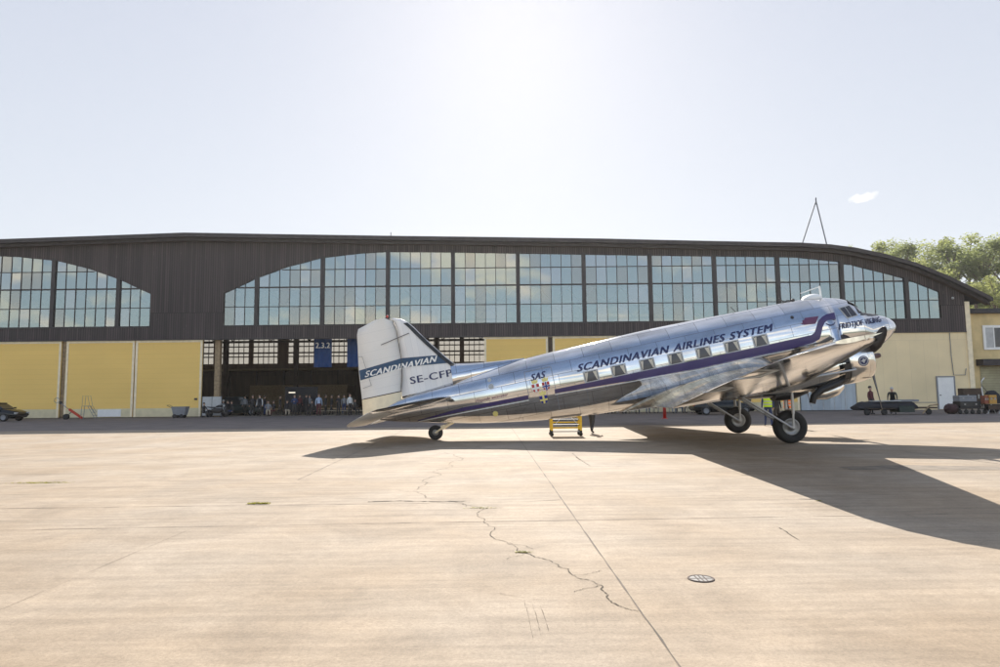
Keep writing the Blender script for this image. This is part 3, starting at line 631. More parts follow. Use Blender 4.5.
def fpt(u, th):      # th: angle, 0 = left side, pi/2 = top
    t, b, h = sec(u); c = (t+b)/2; r = (t-b)/2; e = 2/NE
    y = h*abs(cos(th))**e*(1 if cos(th) >= 0 else -1); zq = r*abs(sin(th))**e*(1 if sin(th) >= 0 else -1)
    if u > 3.2 and zq > 0 and u < 4.6:   # cockpit crown a little narrower
        y *= 1-.10*(zq/r)*min(1, (u-3.2)/.6)
    return Vector((u, y, c+zq))
def side(u, zw, off=.006):   # point on the right-hand (near) side at height zw
    t, b, h = sec(u); c = (t+b)/2; r = (t-b)/2; k = max(-.985, min(.985, (zw-c)/r))
    y = h*(1-abs(k)**NE)**(1/NE)
    if u > 3.2 and k > 0 and u < 4.6: y *= 1-.10*k*min(1, (u-3.2)/.6)
    nz_ = k/r*1.0; ny = y/max(h*h, .01); nl = sqrt(nz_*nz_+ny*ny) or 1
    return Vector((u, -(y+off*ny/nl), zw+off*nz_/nl))
us = []
x = -13.95
while x < 3.2: us.append(x); x += .35
x = 3.2
while x < 5.6: us.append(x); x += .12
us += [5.6, 5.64, 5.67, 5.695, 5.71, 5.718]
m = MB(); m.loft([[fpt(u, 2*pi*k/56) for k in range(56)] for u in us])
fus = m.build('fuselage', MT['skin'], plane)

def patch(poly, name, mt, off=.006, par=None, fn=None, gu=.25, gw=.07, y=None):
    """flat outline(s) in side-view coordinates wrapped onto the fuselage side; poly: list of outlines"""
    bm = bmesh.new()
    for pl in poly:
        vs = [bm.verts.new((p[0], 0, p[1])) for p in pl]; f = bm.faces.new(vs)
    bmesh.ops.triangulate(bm, faces=bm.faces)
    return wrap(bm, name, mt, off, par, gu, gw, fn)
def wrap(bm, name, mt, off=.006, par=None, gu=.25, gw=.07, fn=None):
    xs_ = [v.co.x for v in bm.verts]; zs_ = [v.co.z for v in bm.verts]
    x = math.floor(min(xs_)/gu)*gu
    while x < max(xs_): bmesh.ops.bisect_plane(bm, geom=bm.verts[:]+bm.edges[:]+bm.faces[:], plane_co=(x, 0, 0), plane_no=(1, 0, 0)); x += gu
    zq = math.floor(min(zs_)/gw)*gw
    while zq < max(zs_): bmesh.ops.bisect_plane(bm, geom=bm.verts[:]+bm.edges[:]+bm.faces[:], plane_co=(0, 0, zq), plane_no=(0, 0, 1)); zq += gw
    fn = fn or (lambda u, w_: side(u, w_, off))
    for v in bm.verts:
        e_ = v.co.y; v.co = fn(v.co.x, v.co.z); v.co.y -= e_
    me = bpy.data.meshes.new(name); bm.to_mesh(me); bm.free(); me.materials.append(mt)
    o = bpy.data.objects.new(name, me); C.objects.link(o); o.parent = par or fus; return o
def textmesh(body, p0, p1, height, shear=.35, bold=.02, width=None):
    # heavy strokes: the outline is laid three times, slightly shifted
    base = textmesh1(body, p0, p1, height, shear)
    if not bold: return base
    out = bmesh.new(); d = bold*height
    for k, sx in enumerate((0, -1, 1)):
        vm_ = {v: out.verts.new((v.co.x+sx*d, k*.0012, v.co.z)) for v in base.verts}
        for f in base.faces: out.faces.new([vm_[v] for v in f.verts])
    base.free(); return out
def textmesh1(body, p0, p1, height, shear=.35):
    """text from p0 to p1 (side-view coordinates), returned as a bmesh in the side-view plane"""
    cu = bpy.data.curves.new('lettering', 'FONT'); cu.body = body; cu.size = 1; cu.shear = shear; cu.space_character = 1.12; cu.space_word = 1.25; cu.resolution_u = 3
    o = bpy.data.objects.new('lettering', cu); C.objects.link(o); dg = bpy.context.evaluated_depsgraph_get(); me = bpy.data.meshes.new_from_object(o.evaluated_get(dg))
    bpy.data.objects.remove(o); bpy.data.curves.remove(cu)
    bm = bmesh.new(); bm.from_mesh(me); bpy.data.meshes.remove(me)
    xs_ = [v.co.x for v in bm.verts]; ys_ = [v.co.y for v in bm.verts]; x0, x1 = min(xs_), max(xs_); h = .73
    dx, dz = p1[0]-p0[0], p1[1]-p0[1]; ln = sqrt(dx*dx+dz*dz); cx_, sx_ = dx/ln, dz/ln
    for v in bm.verts:
        a = (v.co.x-x0)/(x1-x0)*ln; b = v.co.y/h*height
        v.co = Vector((p0[0]+a*cx_-b*sx_, 0, p0[1]+a*sx_+b*cx_))
    return bm
TOFF = .012
wrap(textmesh('SCANDINAVIAN AIRLINES SYSTEM', (-6.12, 3.72), (1.0, 3.72), .27, .45, .07), 'lettering', MT['navy'], TOFF)
wrap(textmesh('FRIDTJOF VIKING', (3.24, 3.29), (5.02, 3.25), .21, .35, .022), 'lettering', MT['navy'], .016, gw=.04, gu=.08)
wrap(textmesh('SAS', (-7.82, 3.75), (-7.25, 3.77), .24, .45, .07), 'lettering', MT['navy'])
wrap(textmesh('Flygande veteraner', (-9.96, 3.39), (-8.75, 3.40), .12, .4, .03), 'lettering', MT['plum'], gw=.05)
# livery stripe
st = []
def stripseg(T, B): return [p for p in T]+[p for p in B[::-1]]
patch([stripseg([(-12.3,3.19),(-10.5,3.31),(-8.03,3.27)], [(-12.3,3.165),(-10.5,3.18),(-8.05,3.13)]),
       stripseg([(-7.06,3.275),(-4.7,3.27),(0,3.27),(2.2,3.30)], [(-7.08,3.13),(-4.7,3.04),(-1.9,2.96),(1.5,2.98),(2.2,3.02)])], 'livery_stripe', MT['purple'])
patch([[(2.201,3.30),(2.33,3.36),(2.45,3.54),(2.57,3.73),(2.76,3.85),(2.96,3.91),(3.26,3.92),(3.22,3.66),(3.05,3.70),(2.91,3.69),(2.78,3.63),(2.65,3.48),(2.56,3.29),(2.45,3.10),(2.201,3.02)]], 'livery_stripe', MT['purple'])
patch([[(2.11,3.94),(2.66,3.90),(2.54,3.80),(2.45,3.66),(2.05,3.70),(2.14,3.745),(1.95,3.77),(2.12,3.81),(2.03,3.865),(2.17,3.885)]], 'livery_wing', MT['plum'])
patch([[(2.82,3.60),(2.95,3.52),(3.08,3.53),(3.16,3.60),(3.16,3.56),(3.08,3.49),(2.94,3.47),(2.80,3.57)]], 'livery_beak', MT['navy'])
patch([stripseg([(-12.3,3.16),(-10.5,3.145),(-8.05,3.10)], [(-12.3,3.135),(-10.5,3.11),(-8.05,3.07)]), stripseg([(-7.08,3.10),(-4.7,3.01),(-1.9,2.93),(1.5,2.95)], [(-7.08,3.08),(-4.7,2.99),(-1.9,2.91),(1.5,2.93)])], 'livery_line', MT['white'])
# the three shields with crowns
def shield(u, zc, w_, h, base, cross, cw, crossmat, n2=None):
    pl = [(u-w_/2, zc+h/2), (u+w_/2, zc+h/2), (u+w_/2, zc-h*.1), (u+w_*.3, zc-h*.36), (u, zc-h/2), (u-w_*.3, zc-h*.36), (u-w_/2, zc-h*.1)]
    patch([pl], 'shield', base, .007)
    patch([[(u-w_/2, zc+cw/2), (u+w_/2, zc+cw/2), (u+w_/2, zc-cw/2), (u-w_/2, zc-cw/2)]], 'shield_cross', crossmat, .011)
    patch([[(u-cw/2, zc+h/2), (u+cw/2, zc+h/2), (u+cw/2, zc-h*.44), (u-cw/2, zc-h*.44)]], 'shield_cross', crossmat, .0125)
    if n2: patch([[(u-cw*.28, zc+h/2), (u+cw*.28, zc+h/2), (u+cw*.28, zc-h*.44), (u-cw*.28, zc-h*.44)], [(u-w_/2, zc+cw*.28), (u-cw*.28, zc+cw*.28), (u-cw*.28, zc-cw*.28), (u-w_/2, zc-cw*.28)], [(u+cw*.28, zc+cw*.28), (u+w_/2, zc+cw*.28), (u+w_/2, zc-cw*.28), (u+cw*.28, zc-cw*.28)]], 'shield_cross', n2, .015)
    patch([[(u-w_*.36, zc+h/2+.02), (u+w_*.36, zc+h/2+.02), (u+w_*.46, zc+h/2+.16), (u+w_*.2, zc+h/2+.12), (u, zc+h/2+.2), (u-w_*.2, zc+h/2+.12), (u-w_*.46, zc+h/2+.16)]], 'shield_crown', MT['crown_y'], .007)
shield(-7.71, 3.45, .27, .31, MT['shred'], 0, .075, MT['white'])
shield(-7.33, 3.45, .27, .31, MT['shred'], 0, .09, MT['white'], MT['shblue'])
shield(-7.51, 2.99, .28, .30, MT['shblue'], 0, .07, MT['crown_y'])
# door outlines and small ports
for pl in ([(-8.02,3.05),(-8.0,3.05),(-8.0,4.1),(-8.02,4.1)], [(-7.03,2.5),(-7.01,2.5),(-7.01,4.1),(-7.03,4.1)], [(-8.0,4.1),(-7.03,4.1),(-7.03,4.12),(-8.0,4.12)], [(-5.95,2.5),(-5.94,2.5),(-5.94,3.12),(-5.95,3.12)], [(2.9,2.3),(2.91,2.3),(2.91,3.5),(2.9,3.5)]):
    patch([pl], 'door_seam', MT['grey'], .004)
def disc(u, zc, r, n=14): return [(u+r*cos(2*pi*k/n), zc+r*sin(2*pi*k/n)) for k in range(n)]
patch([disc(-9.3, 3.85, .10)], 'inspection_port', MT['ltgrey']); patch([disc(-9.32, 4.1, .07)], 'inspection_port', MT['ltgrey'])
patch([disc(-9.35, 2.85, .10)], 'inspection_port', MT['crown_y']); patch([disc(1.75, 4.05, .06)], 'inspection_port', MT['darkmetal'])
# cabin windows with drawn-back curtains
for i, u in enumerate([-5.68, -4.68, -3.65, -2.63, -1.62, -.60, .42]):
    a, b, h1, h0 = u-.235, u+.235, 3.645, 3.30
    c_ = .05
    fr = patch([[(a-.04,h0-.035),(b+.04,h0-.035),(b+.04,h1+.035),(a-.04,h1+.035)]], 'window', MT['ltgrey'], .006, plane)
    patch([[(a+c_,h0),(b-c_,h0),(b,h0+c_),(b,h1-c_),(b-c_,h1),(a+c_,h1),(a,h1-c_),(a,h0+c_)]], 'pane', MT['cabin'], .012, fr)
    wl, wr = (.10, .15) if i else (.13, .13)
    patch([[(a+.02,h0+.03),(a+.05,h0+.02),(a+.02+wl,h1-.02),(a+.02,h1-.03)]], 'curtain', MT['curtain'], .016, fr)
    patch([[(b-.06,h0+.02),(b-.02,h0+.03),(b-.02,h1-.03),(b-.02-wr,h1-.02)]], 'curtain', MT['curtain'], .016, fr)
# cockpit
ck_ = patch([[(3.50,4.05),(4.00,4.09),(4.12,3.64),(3.66,3.60),(3.60,3.70)]], 'cockpit_window', MT['ltgrey'], .006, plane, gw=.04, gu=.08)
patch([[(3.54,4.02),(3.76,4.035),(3.82,3.645),(3.68,3.635)]], 'pane', MT['cabin'], .012, ck_, gw=.04, gu=.08); patch([[(3.79,4.038),(3.97,4.055),(4.07,3.665),(3.84,3.645)]], 'pane', MT['cabin'], .012, ck_, gw=.04, gu=.08)
def mirr(o):
    c = o.copy(); c.data = o.data.copy(); C.objects.link(c); c.parent = o.parent
    for v in c.data.vertices: v.co.y = -v.co.y
    return c
def front(u_t, u_b, y0_, y1_):      # windscreen pane following the crown
    pts = []
    for k in range(6):
        y = y0_+(y1_-y0_)*k/5
        pts.append((u_t, y))
    return pts
ws = MB(); fr = MB()
def crown(u, y, off=.012):     # z on the top surface for given u, |y|
    t, b, h = sec(u); c = (t+b)/2; r = (t-b)/2
    k = min(.98, abs(y)/h); return Vector((u, y, c+r*(1-k**NE)**(1/NE)+off))
for s in (-1, 1):
    for (ya, yb) in ((.04, .56),):
        nq = 6; rings = []
        for i in range(5):
            row = []
            for k in range(nq+1):
                y = s*(ya+(yb-ya)*k/nq); u = (4.16+.28*i/4)-.14*(abs(y)/.6)**2; row.append(crown(u, y, .012)+Vector((.012, 0, 0)))
            rings.append(row)
        ws.loft(rings, 0, False, False, closed=False)
ws.build('windscreen', MT['carglass'], plane)
patch([[(4.20,4.06),(4.26,4.05),(4.44,3.74),(4.28,3.70),(4.17,3.72)]], 'windscreen_frame', MT['darkmetal'], .009, plane, gw=.03, gu=.05)
patch([[(4.20,4.00),(4.27,3.99),(4.38,3.78),(4.27,3.76)]], 'windscreen_pane', MT['ltgrey'], .013, plane, gw=.03, gu=.05)
patch([[(4.20,3.64),(4.32,3.72),(4.5,3.70),(4.9,3.60),(5.2,3.49),(4.8,3.52)]], 'antiglare_edge', MT['boot'], .008, plane, gw=.03, gu=.06)
ag = MB(); rings = []
for i in range(9):
    u = 4.50+i*.11; hwid = .46*(1-i/8.3); rings.append([crown(u, -hwid+2*hwid*k/8, .006) for k in range(9)])
ag.loft(rings, 0, False, False, closed=False); ag.build('antiglare_panel', MT['boot'], plane)
ln = MB(); ln.sphere((5.69, 0, 2.98), .07); ln.build('nose_light', MT['cabin'], plane)
# dome and aerials
dm = MB(); dm.sphere((3.0, 0, 4.60), .36, 0, (1, 1, .52), 20, 12); do = dm.build('roof_dome', MT['white'], plane)
a_ = MB(); a_.tube([(3.38, 0, 4.55), (3.42, 0, 5.02)], .035, 8); a_.tube([(3.44, 0, 5.0), (2.68, 0, 4.90)], .02, 6); a_.build('aerial', MT['white'], plane)
a_ = MB(); a_.tube([(2.1, 0, 4.66), (1.85, 0, 4.88)], .015, 6); a_.sphere((2.35, 0, 4.70), .07); a_.tube([(2.35, 0, 4.68), (2.15, 0, 4.74), (1.95, 0, 4.70)], .02, 6); a_.build('aerial', MT['darkmetal'], plane)
a_ = MB(); a_.tube([(.2, 0, 4.70), (.05, 0, 4.95)], .012, 6); a_.build('aerial', MT['darkmetal'], plane)

# wings
def naca(n=16, t=.14, cam=.02):
    up_, lo = [], []
    for i in range(n+1):
        x = .5*(1-cos(pi*i/n)); yt = 5*t*(.2969*sqrt(x)-.126*x-.3516*x*x+.2843*x**3-.1030*x**4); yc = cam*4*x*(1-x)
        up_.append((x, yc+yt)); lo.append((x, yc-yt))
    return up_[::-1]+lo[1:-1]     # TE over the top to LE and back below
def wsec(le, te, y, zc, t, cam=.02, inc=2.0, n=16):
    c = le-te; r = []
    for x, zq in naca(n, t, cam): r.append(Vector((le-x*c, y, zc+zq*c-(x-.35)*c*tan(radians(inc)))))
    return r
def wing_sections():
    S_ = [(.85, .95, -5.05, 2.17, .13), (1.2, .92, -4.70, 2.14, .135), (1.6, .88, -4.15, 2.12, .14), (2.1, .85, -3.82, 2.10, .145), (2.8, .82, -3.75, 2.09, .15), (4.3, .80, -3.75, 2.09, .15)]
    for y in (5.5, 6.7, 8, 9.3, 10.6, 11.8, 12.6): S_.append((y, .80-.277*(y-4.3), -3.75+.03*(y-4.3), 2.09+tan(radians(5.6))*(y-4.3), .15-.005*(y-4.3)))
    for y, a, b in ((13.3, .06, .10), (13.8, .22, .34), (14.1, .42, .62), (14.32, .68, .98), (14.42, .95, 1.25)):
        S_.append((y, .80-.277*(y-4.3)-a, -3.75+.03*(y-4.3)+b, 2.09+tan(radians(5.6))*(y-4.3), .105))
    return S_
for s in (-1, 1):
    rings = [wsec(le, te, s*y, zc, t, inc=2.4 if y < 5 else 2.4-.20*(y-4.3)) for y, le, te, zc, t in wing_sections()]
    wg = MB(); wg.loft(rings); wo_ = wg.build('wing', MT['wingskin'], plane)
    # de-icer boot on the leading edge
    bt = MB(); rr = []
    for y, le, te, zc, t in wing_sections()[6:14]:
        full = wsec(le+.012, te, s*y, zc, t*1.02, inc=2.4-.20*(y-4.3)); n = len(full); k0 = 16; rr.append([full[(k0+j) % n] for j in range(-4, 5)])
    bt.loft(rr, 0, False, False, closed=False); bt.build('deicer_boot', MT['boot'], wo_)
    # aileron gap
    # navigation light
    nl = MB(); nl.sphere((.80-.277*9.6-.42, s*14.0, 2.09+tan(radians(5.6))*9.68), .035); nl.build('wing_light', MT['white'], wo_)
    for yy in (6.0, 8.6, 11.3):  # aileron / flap hinge fairings
        h_ = MB(); le, te = -3.6, -3.3; zq = 2.09+tan(radians(5.6))*max(0, yy-4.3)
        h_.tube([(-2.6, s*yy, zq-.02), (-3.2, s*yy, zq-.10), (-3.75, s*yy, zq-.06)], [.02, .035, .015], 6); h_.build('hinge_fairing', MT['strut'], wo_)
# fin
def finring(zw, le, te, th, n=10):
    c = le-te; return [Vector((le-x*c, zq*c, zw)) for x, zq in naca(n, th, 0)]
F_LE = [(4.2,-9.6),(4.5,-10.0),(4.99,-10.53),(5.6,-11.02),(6.2,-11.46),(6.91,-11.95),(7.10,-12.2),(7.24,-12.6)]
H_ = [(3.9,-12.78),(4.4,-12.71),(5.52,-12.47),(6.76,-12.45),(7.1,-12.52),(7.24,-12.75)]
def i2(T, z_): return sm_(T, z_)
rings = []
for zw in [4.2, 4.5, 5.0, 5.6, 6.2, 6.7, 6.95, 7.1, 7.2]:
    le, te = i2(F_LE, zw), i2(H_, zw); rings.append([Vector((te+.002, 0, zw))]+[Vector((le-x*(le-te), s*.105*(1-(zw-4.2)/9)*(sin(pi*min(1, x*.8+.02))**.6)*1.0, zw)) for s in (-1, 1) for x in ([.0,.03,.1,.25,.5,.75,1.0] if s == -1 else [1.0,.75,.5,.25,.1,.03])])
for i, r_ in enumerate(rings): rings[i] = r_[1:]
fn_ = MB(); fn_.loft(rings); fin = fn_.build('tail_fin', MT['finskin'], plane)
df = MB(); rg = []
for u, zt, hw_ in ((-10.7, 5.05, .10), (-10.5, 5.0, .09), (-9.95, 4.90, .08), (-9.4, 4.82, .075), (-8.8, 4.755, .06), (-8.25, 4.70, .04), (-7.9, 4.665, .02)):
    zb = sec(u)[0]; rg.append([Vector((u, y*wq, zb-.12+(zt-zb+.12)*q)) for y, wq, q in ((-1, hw_*3.6, 0), (-1, hw_*1.7, .5), (-1, hw_*.9, .85), (0, 0, 1), (1, hw_*.9, .85), (1, hw_*1.7, .5), (1, hw_*3.6, 0))])
df.loft(rg); df.build('dorsal_fillet', MT['skin'], plane)
R_TE = [(3.75,-14.35),(3.99,-14.32),(4.4,-14.27),(5.37,-14.2),(6.4,-14.06),(7.0,-13.97),(7.15,-13.8),(7.24,-13.45),(7.30,-13.1)]
def rud_rings(z0, z1, n):
    rr = []
    for k in range(n+1):
        zw = z0+(z1-z0)*k/n; a, b = i2(H_, min(zw, 7.2))-.02, i2(R_TE, zw)
        if zw > 7.1: a = -12.55-(zw-7.1)*1.6
        th = .085*(1-(zw-4)/9); rr.append([Vector((a-x*(a-b), s*th*(1-x*.92), zw)) for s in (-1, 1) for x in ([0,.3,.6,1] if s == -1 else [1,.6,.3,0])])
    return rr
rd_ = MB(); rd_.loft(rud_rings(4.40, 7.28, 14)); rud = rd_.build('rudder', MT['fabric'], plane)
lo_ = MB(); rr = rud_rings(3.72, 4.375, 4); lo_.loft(rr); lo_.build('rudder_foot', MT['cream'], plane)
def finside(off):
    def f(u, zw):
        th = .105*(1-(zw-4.2)/9); return Vector((u, -(th+off), zw))
    return f
def finsurf(off=.012):
    def f(u, zw):
        le, te = i2(F_LE, zw), i2(H_, zw)
        if u >= te: x = (le-u)/(le-te); y = .105*(1-(zw-4.2)/9)*(sin(pi*min(1, max(0, x)*.8+.02))**.6)
        else:
            b = i2(R_TE, zw); x = (te-u)/(te-b); y = .085*(1-(zw-4)/9)*(1-x*.92)
        return Vector((u, -(y+off), zw))
    return f
band = patch([[(-14.19,5.12),(-12.46,5.27),(-10.62,5.06),(-11.02,5.44),(-12.46,5.62),(-14.17,5.50)]], 'tail_band', MT['teal'], par=fin, fn=finsurf(.010))
band.data.materials.clear(); band.data.materials.append(MT['teal'])
wrap(textmesh('SCANDINAVIAN', (-13.98, 5.20), (-11.12, 5.22), .23, .45, .06), 'lettering', MT['white'], par=fin, fn=finsurf(.018))
wrap(textmesh('SE-CFP', (-12.30, 4.58), (-10.68, 4.56), .28, 0, .045), 'lettering', MT['navy'], par=fin, fn=finsurf(.014))
bt = MB(); rr = []
for zw in [4.98, 5.3, 5.6, 6.0, 6.4, 6.7, 6.92]:
    le = i2(F_LE, zw)+.012; th = .105*(1-(zw-4.2)/9)+.008; rr.append([Vector((le-.20, -th*.98, zw)), Vector((le-.10, -th*.75, zw)), Vector((le, 0, zw)), Vector((le-.10, th*.75, zw)), Vector((le-.20, th*.98, zw))])
bt.loft(rr, 0, False, False, closed=False); bt.build('deicer_boot', MT['boot'], fin)
m = MB(); m.sphere((-12.72, 0, 7.32), .05); m.build('beacon', MT['red'], fin)
for pl in ([(-14.2,4.385),(-12.70,4.385),(-12.70,4.41),(-14.2,4.41)],):
    patch([pl], 'rudder_seam', MT['darkmetal'], par=rud, fn=finsurf(.004))
m = MB()
for a, b in zip([4.42, 5.0, 5.6, 6.2, 6.7], [5.0, 5.6, 6.2, 6.7, 7.1]): m.bar((i2(H_, a)-.01, -.10, a), (i2(H_, b)-.01, -.085, b), .02)
m.build('hinge_gap', MT['darkmetal'], rud)
m = MB(); m.bar((-14.15, -.03, 4.8), (-13.8, -.075, 4.85), .012); m.bar((-13.8, -.075, 4.85), (-13.95, -.06, 6.0), .012); m.bar((-13.95, -.06, 6.0), (-14.12, -.03, 6.02), .012); m.build('trim_tab', MT['grey'], rud)
m = MB(); m.bar((-13.15, -.09, 6.28), (-12.0, -.11, 6.50), .02); m.build('hinge_fairing', MT['darkmetal'], rud)
# tailplane and drooped elevators
for s in (-1, 1):
    rings = []; er = []
    for y, le, hg, te in ((.25, -10.75, -13.0, -14.2), (1.0, -11.0, -13.0, -14.2), (2.0, -11.42, -13.02, -14.18), (3.0, -11.9, -13.05, -14.12), (3.5, -12.2, -13.08, -14.03), (3.8, -12.5, -13.1, -13.92), (4.0, -12.85, -13.12, -13.75)):
        zc = 3.80; t = .12*(le-hg)*(.6 if y > 3.7 else 1); c = le-hg
        up_ = [Vector((le-x*c, s*y, zc+.5*t*sin(pi*min(1, x*.75))**.6-(x)*.05)) for x in (0, .04, .12, .3, .6, 1)]; lo = [Vector((le-x*c, s*y, zc-.5*t*sin(pi*min(1, x*.75))**.6-(x)*.05)) for x in (1, .6, .3, .12, .04)]
        rings.append(up_+lo)
        he = up_[-1].z-lo[0].z; zm = (up_[-1].z+lo[0].z)/2; ce = hg-te; dr_ = tan(radians(16))
        er.append([Vector((hg-.02, s*y, zm+he*.48)), Vector((hg-.02-ce*.5, s*y, zm+he*.25-ce*.5*dr_)), Vector((te, s*y, zm-ce*dr_)), Vector((hg-.02-ce*.5, s*y, zm-he*.25-ce*.5*dr_)), Vector((hg-.02, s*y, zm-he*.48))])
    tp = MB(); tp.loft(rings); tpl = tp.build('tailplane', MT['skin'], plane)
    bt = MB(); bt.loft([[r_[j]+Vector((.01, 0, (.006, .004, 0, -.004, -.006)[q_])) for q_, j in enumerate((2, 1, 0, 10, 9))] for r_ in rings[1:]], 0, False, False, closed=False); bt.build('deicer_boot', MT['boot'], tpl)
    ev = MB(); ev.loft(er); ev.build('elevator', MT['fabric'], plane)

# engines
def axis(y, off=0):
    """nacelle frame: local z along the thrust line"""
    mx = Matrix(((0, 0, 1, 0), (1, 0, 0, y), (0, 1, 0, 2.20), (0, 0, 0, 1))); return mx
def nac_ring(u, zc, hy, hz, y, n=28): return [Vector((u, y+hy*cos(2*pi*k/n), zc+hz*sin(2*pi*k/n))) for k in range(n)]
for s in (-1, 1):
    y = s*2.82; A = axis(y)
    nb = MB(); nb.loft([nac_ring(u, zc, hy, hz, y) for u, zc, hy, hz in ((2.14, 2.20, .56, .56), (1.7, 2.16, .60, .60), (1.2, 2.12, .62, .62), (.6, 2.06, .60, .58), (0, 2.0, .52, .48), (-.8, 1.98, .42, .34), (-1.7, 1.98, .30, .20), (-2.6, 1.99, .14, .08))])
    nac = nb.build('engine_nacelle', MT['cowl'], plane)
    cw = MB(); cw.lathe([(.52, 2.98), (.55, 3.03), (.60, 3.04), (.65, 3.0), (.69, 2.9), (.715, 2.7), (.72, 2.45), (.70, 2.22), (.675, 2.20), (.67, 2.3), (.66, 2.6), (.60, 2.9), (.52, 2.98)], A, 40); cw.build('cowling', MT['cowl'], nac)
    ei = MB(); ei.lathe([(.655, 2.35), (.57, 2.12), (0, 2.12)], A, 28); ei.lathe([(0, 2.62), (.58, 2.62), (.60, 2.35)], A, 28); ei.build('engine_bay', MT['black'], nac)
    cy = MB()
    for k in range(9):
        a = 2*pi*k/9; d_ = Vector((0, cos(a), sin(a))); cy.tube([Vector((2.72, y, 2.20))+d_*.16, Vector((2.72, y, 2.20))+d_*.57], .10, 10)
    cy.build('cylinders', MT['darkmetal'], nac)
    cc = MB(); cc.lathe([(0, 3.0), (.13, 3.0), (.2, 2.9), (.25, 2.66)], A, 20); cc.build('crankcase', MT['grey'], nac)
    # cowl flaps with dark gap
    cf = MB()
    for k in range(16):
        a0, a1 = 2*pi*(k+.08)/16, 2*pi*(k+.92)/16
        if sin((a0+a1)/2) > .92: continue
        q = [Vector((2.19, y+.69*cos(a), 2.2+.69*sin(a))) for a in (a0, a1)]+[Vector((1.98, y+.735*cos(a), 2.2+.735*sin(a))) for a in (a1, a0)]
        c0 = Vector((0, cos((a0+a1)/2), sin((a0+a1)/2)))*-.012; cf.prism(q, c0)
    cf.build('cowl_flaps', MT['black'], nac)
    em = MB(); q0 = Vector((2.60, y-.728 if s < 0 else y+.728, 2.22)); ys = -1 if s < 0 else 1
    def cowl_disc(r, off): 
        ring = []
        for k in range(20):
            a = 2*pi*k/20; uu = 2.60+r*cos(a); zz_ = 2.16+r*sin(a); ring.append(Vector((uu, y+ys*(sqrt(max(0, (.72+off)**2-(zz_-2.20)**2))), zz_)))
        return ring
    for r, off, mi in ((.165, .004, 0), (.14, .008, 1), (.115, .012, 0)):
        ring = cowl_disc(r, off); em.add(ring, [tuple(range(20))], mi)
    wp = [(2.50, 2.17), (2.58, 2.20), (2.60, 2.25), (2.63, 2.20), (2.70, 2.21), (2.64, 2.15), (2.60, 2.08), (2.57, 2.14)]
    em.add([Vector((a, y+ys*(sqrt((.735)**2-(b-2.20)**2)), b)) for a, b in wp], [tuple(range(8))], 1)
    em.build('engine_emblem', [MT['navy'], MT['ltgrey']], nac)
    # exhaust, oil cooler, carburettor scoop
    ex = MB(); ex.tube([(2.1, y-s*-.35, 1.70), (1.7, y+s*.38, 1.60), (1.25, y+s*.40, 1.52), (.95, y+s*.40, 1.36), (.85, y+s*.40, 1.16)], [.10, .12, .12, .11, .10], 12); ex.build('exhaust_pipe', MT['black'], nac)
    oc = MB(); oc.loft([[Vector((u, y+hy*a, zc+hz*b)) for a, b in ((-1,-.6),(-.7,-1),(.7,-1),(1,-.6),(1,1),(-1,1))] for u, zc, hy, hz in ((2.02, 1.52, .26, .14), (1.8, 1.42, .28, .20), (1.4, 1.36, .28, .20), (1.15, 1.36, .22, .15))]); oc.build('oil_cooler', MT['cowl'], nac)
    ps = MB(); ps.tube([(1.0, y+s*.66, 1.98), (2.3, y+s*.75, 1.95)], .032, 8); ps.build('side_pipe', MT['strut'], nac)
    wb = MB(); wb.loft([nac_ring(u, zc, hy, hz, y, 16) for u, zc, hy, hz in ((.9, 1.66, .30, .20), (.4, 1.58, .34, .22), (-.2, 1.6, .32, .16))]); wb.build('wheel_bay', MT['black'], nac)
    # propeller: three blades
    pr = MB(); pr.lathe([(0, 3.50), (.07, 3.50), (.085, 3.44), (.085, 3.26), (.15, 3.22), (.15, 3.08), (.10, 3.04), (.10, 2.95)], A, 20); prop = pr.build('propeller', MT['proph'], plane)
    for k in range(3):
        a = radians(-90+120*k); d_ = Vector((0, cos(a), sin(a))); tq = Vector((0, -sin(a), cos(a))); ax = Vector((1, 0, 0)); rings = []
        for r, ch, th, tw in ((.12, .07, .07, 45), (.30, .08, .06, 44), (.5, .15, .035, 42), (.8, .21, .024, 34), (1.15, .215, .018, 27), (1.45, .18, .012, 23), (1.65, .12, .009, 20), (1.74, .04, .006, 19)):
            t_ = radians(tw); e1 = tq*cos(t_)+ax*sin(t_)*(1); e2 = ax*cos(t_)-tq*sin(t_)
            rings.append([Vector((3.13, y, 2.20))+d_*r+e1*(ch/1*cos(2*pi*j/14))*.8+e2*(th*sin(2*pi*j/14)) for j in range(14)])
        bl = MB(); bl.loft(rings); bl.build('propeller_blade', MT['blade'], prop)
    # main gear
    gr = MB()
    for o in (-.30, .30):
        gr.tube([(.35, y+o, 1.70), (.22, y+o*.98, .95)], .05, 10); gr.tube([(.22, y+o*.98, .95), (.12, y+o*.95, .52)], .036, 10)
    gr.tube([(.12, y-.32, .53), (.12, y+.32, .53)], .045, 10); gr.tube([(.24, y-.3, 1.05), (.24, y+.3, 1.05)], .03, 8)
    leg = gr.build('landing_gear', MT['strut'], plane)
    dg_ = MB()
    for o in (-.28, .28): dg_.tube([(.10, y+o, .50), (-1.25, y+o*.9, 1.80)], .038, 8)
    dg_.tube([(-.5, y-.27, 1.08), (-.5, y+.27, 1.08)], .022, 6); dg_.build('drag_strut', MT['strut'], leg)
    tm = Matrix(((1, 0, 0, .12), (0, 0, 1, y), (0, -1, 0, .53), (0, 0, 0, 1)))
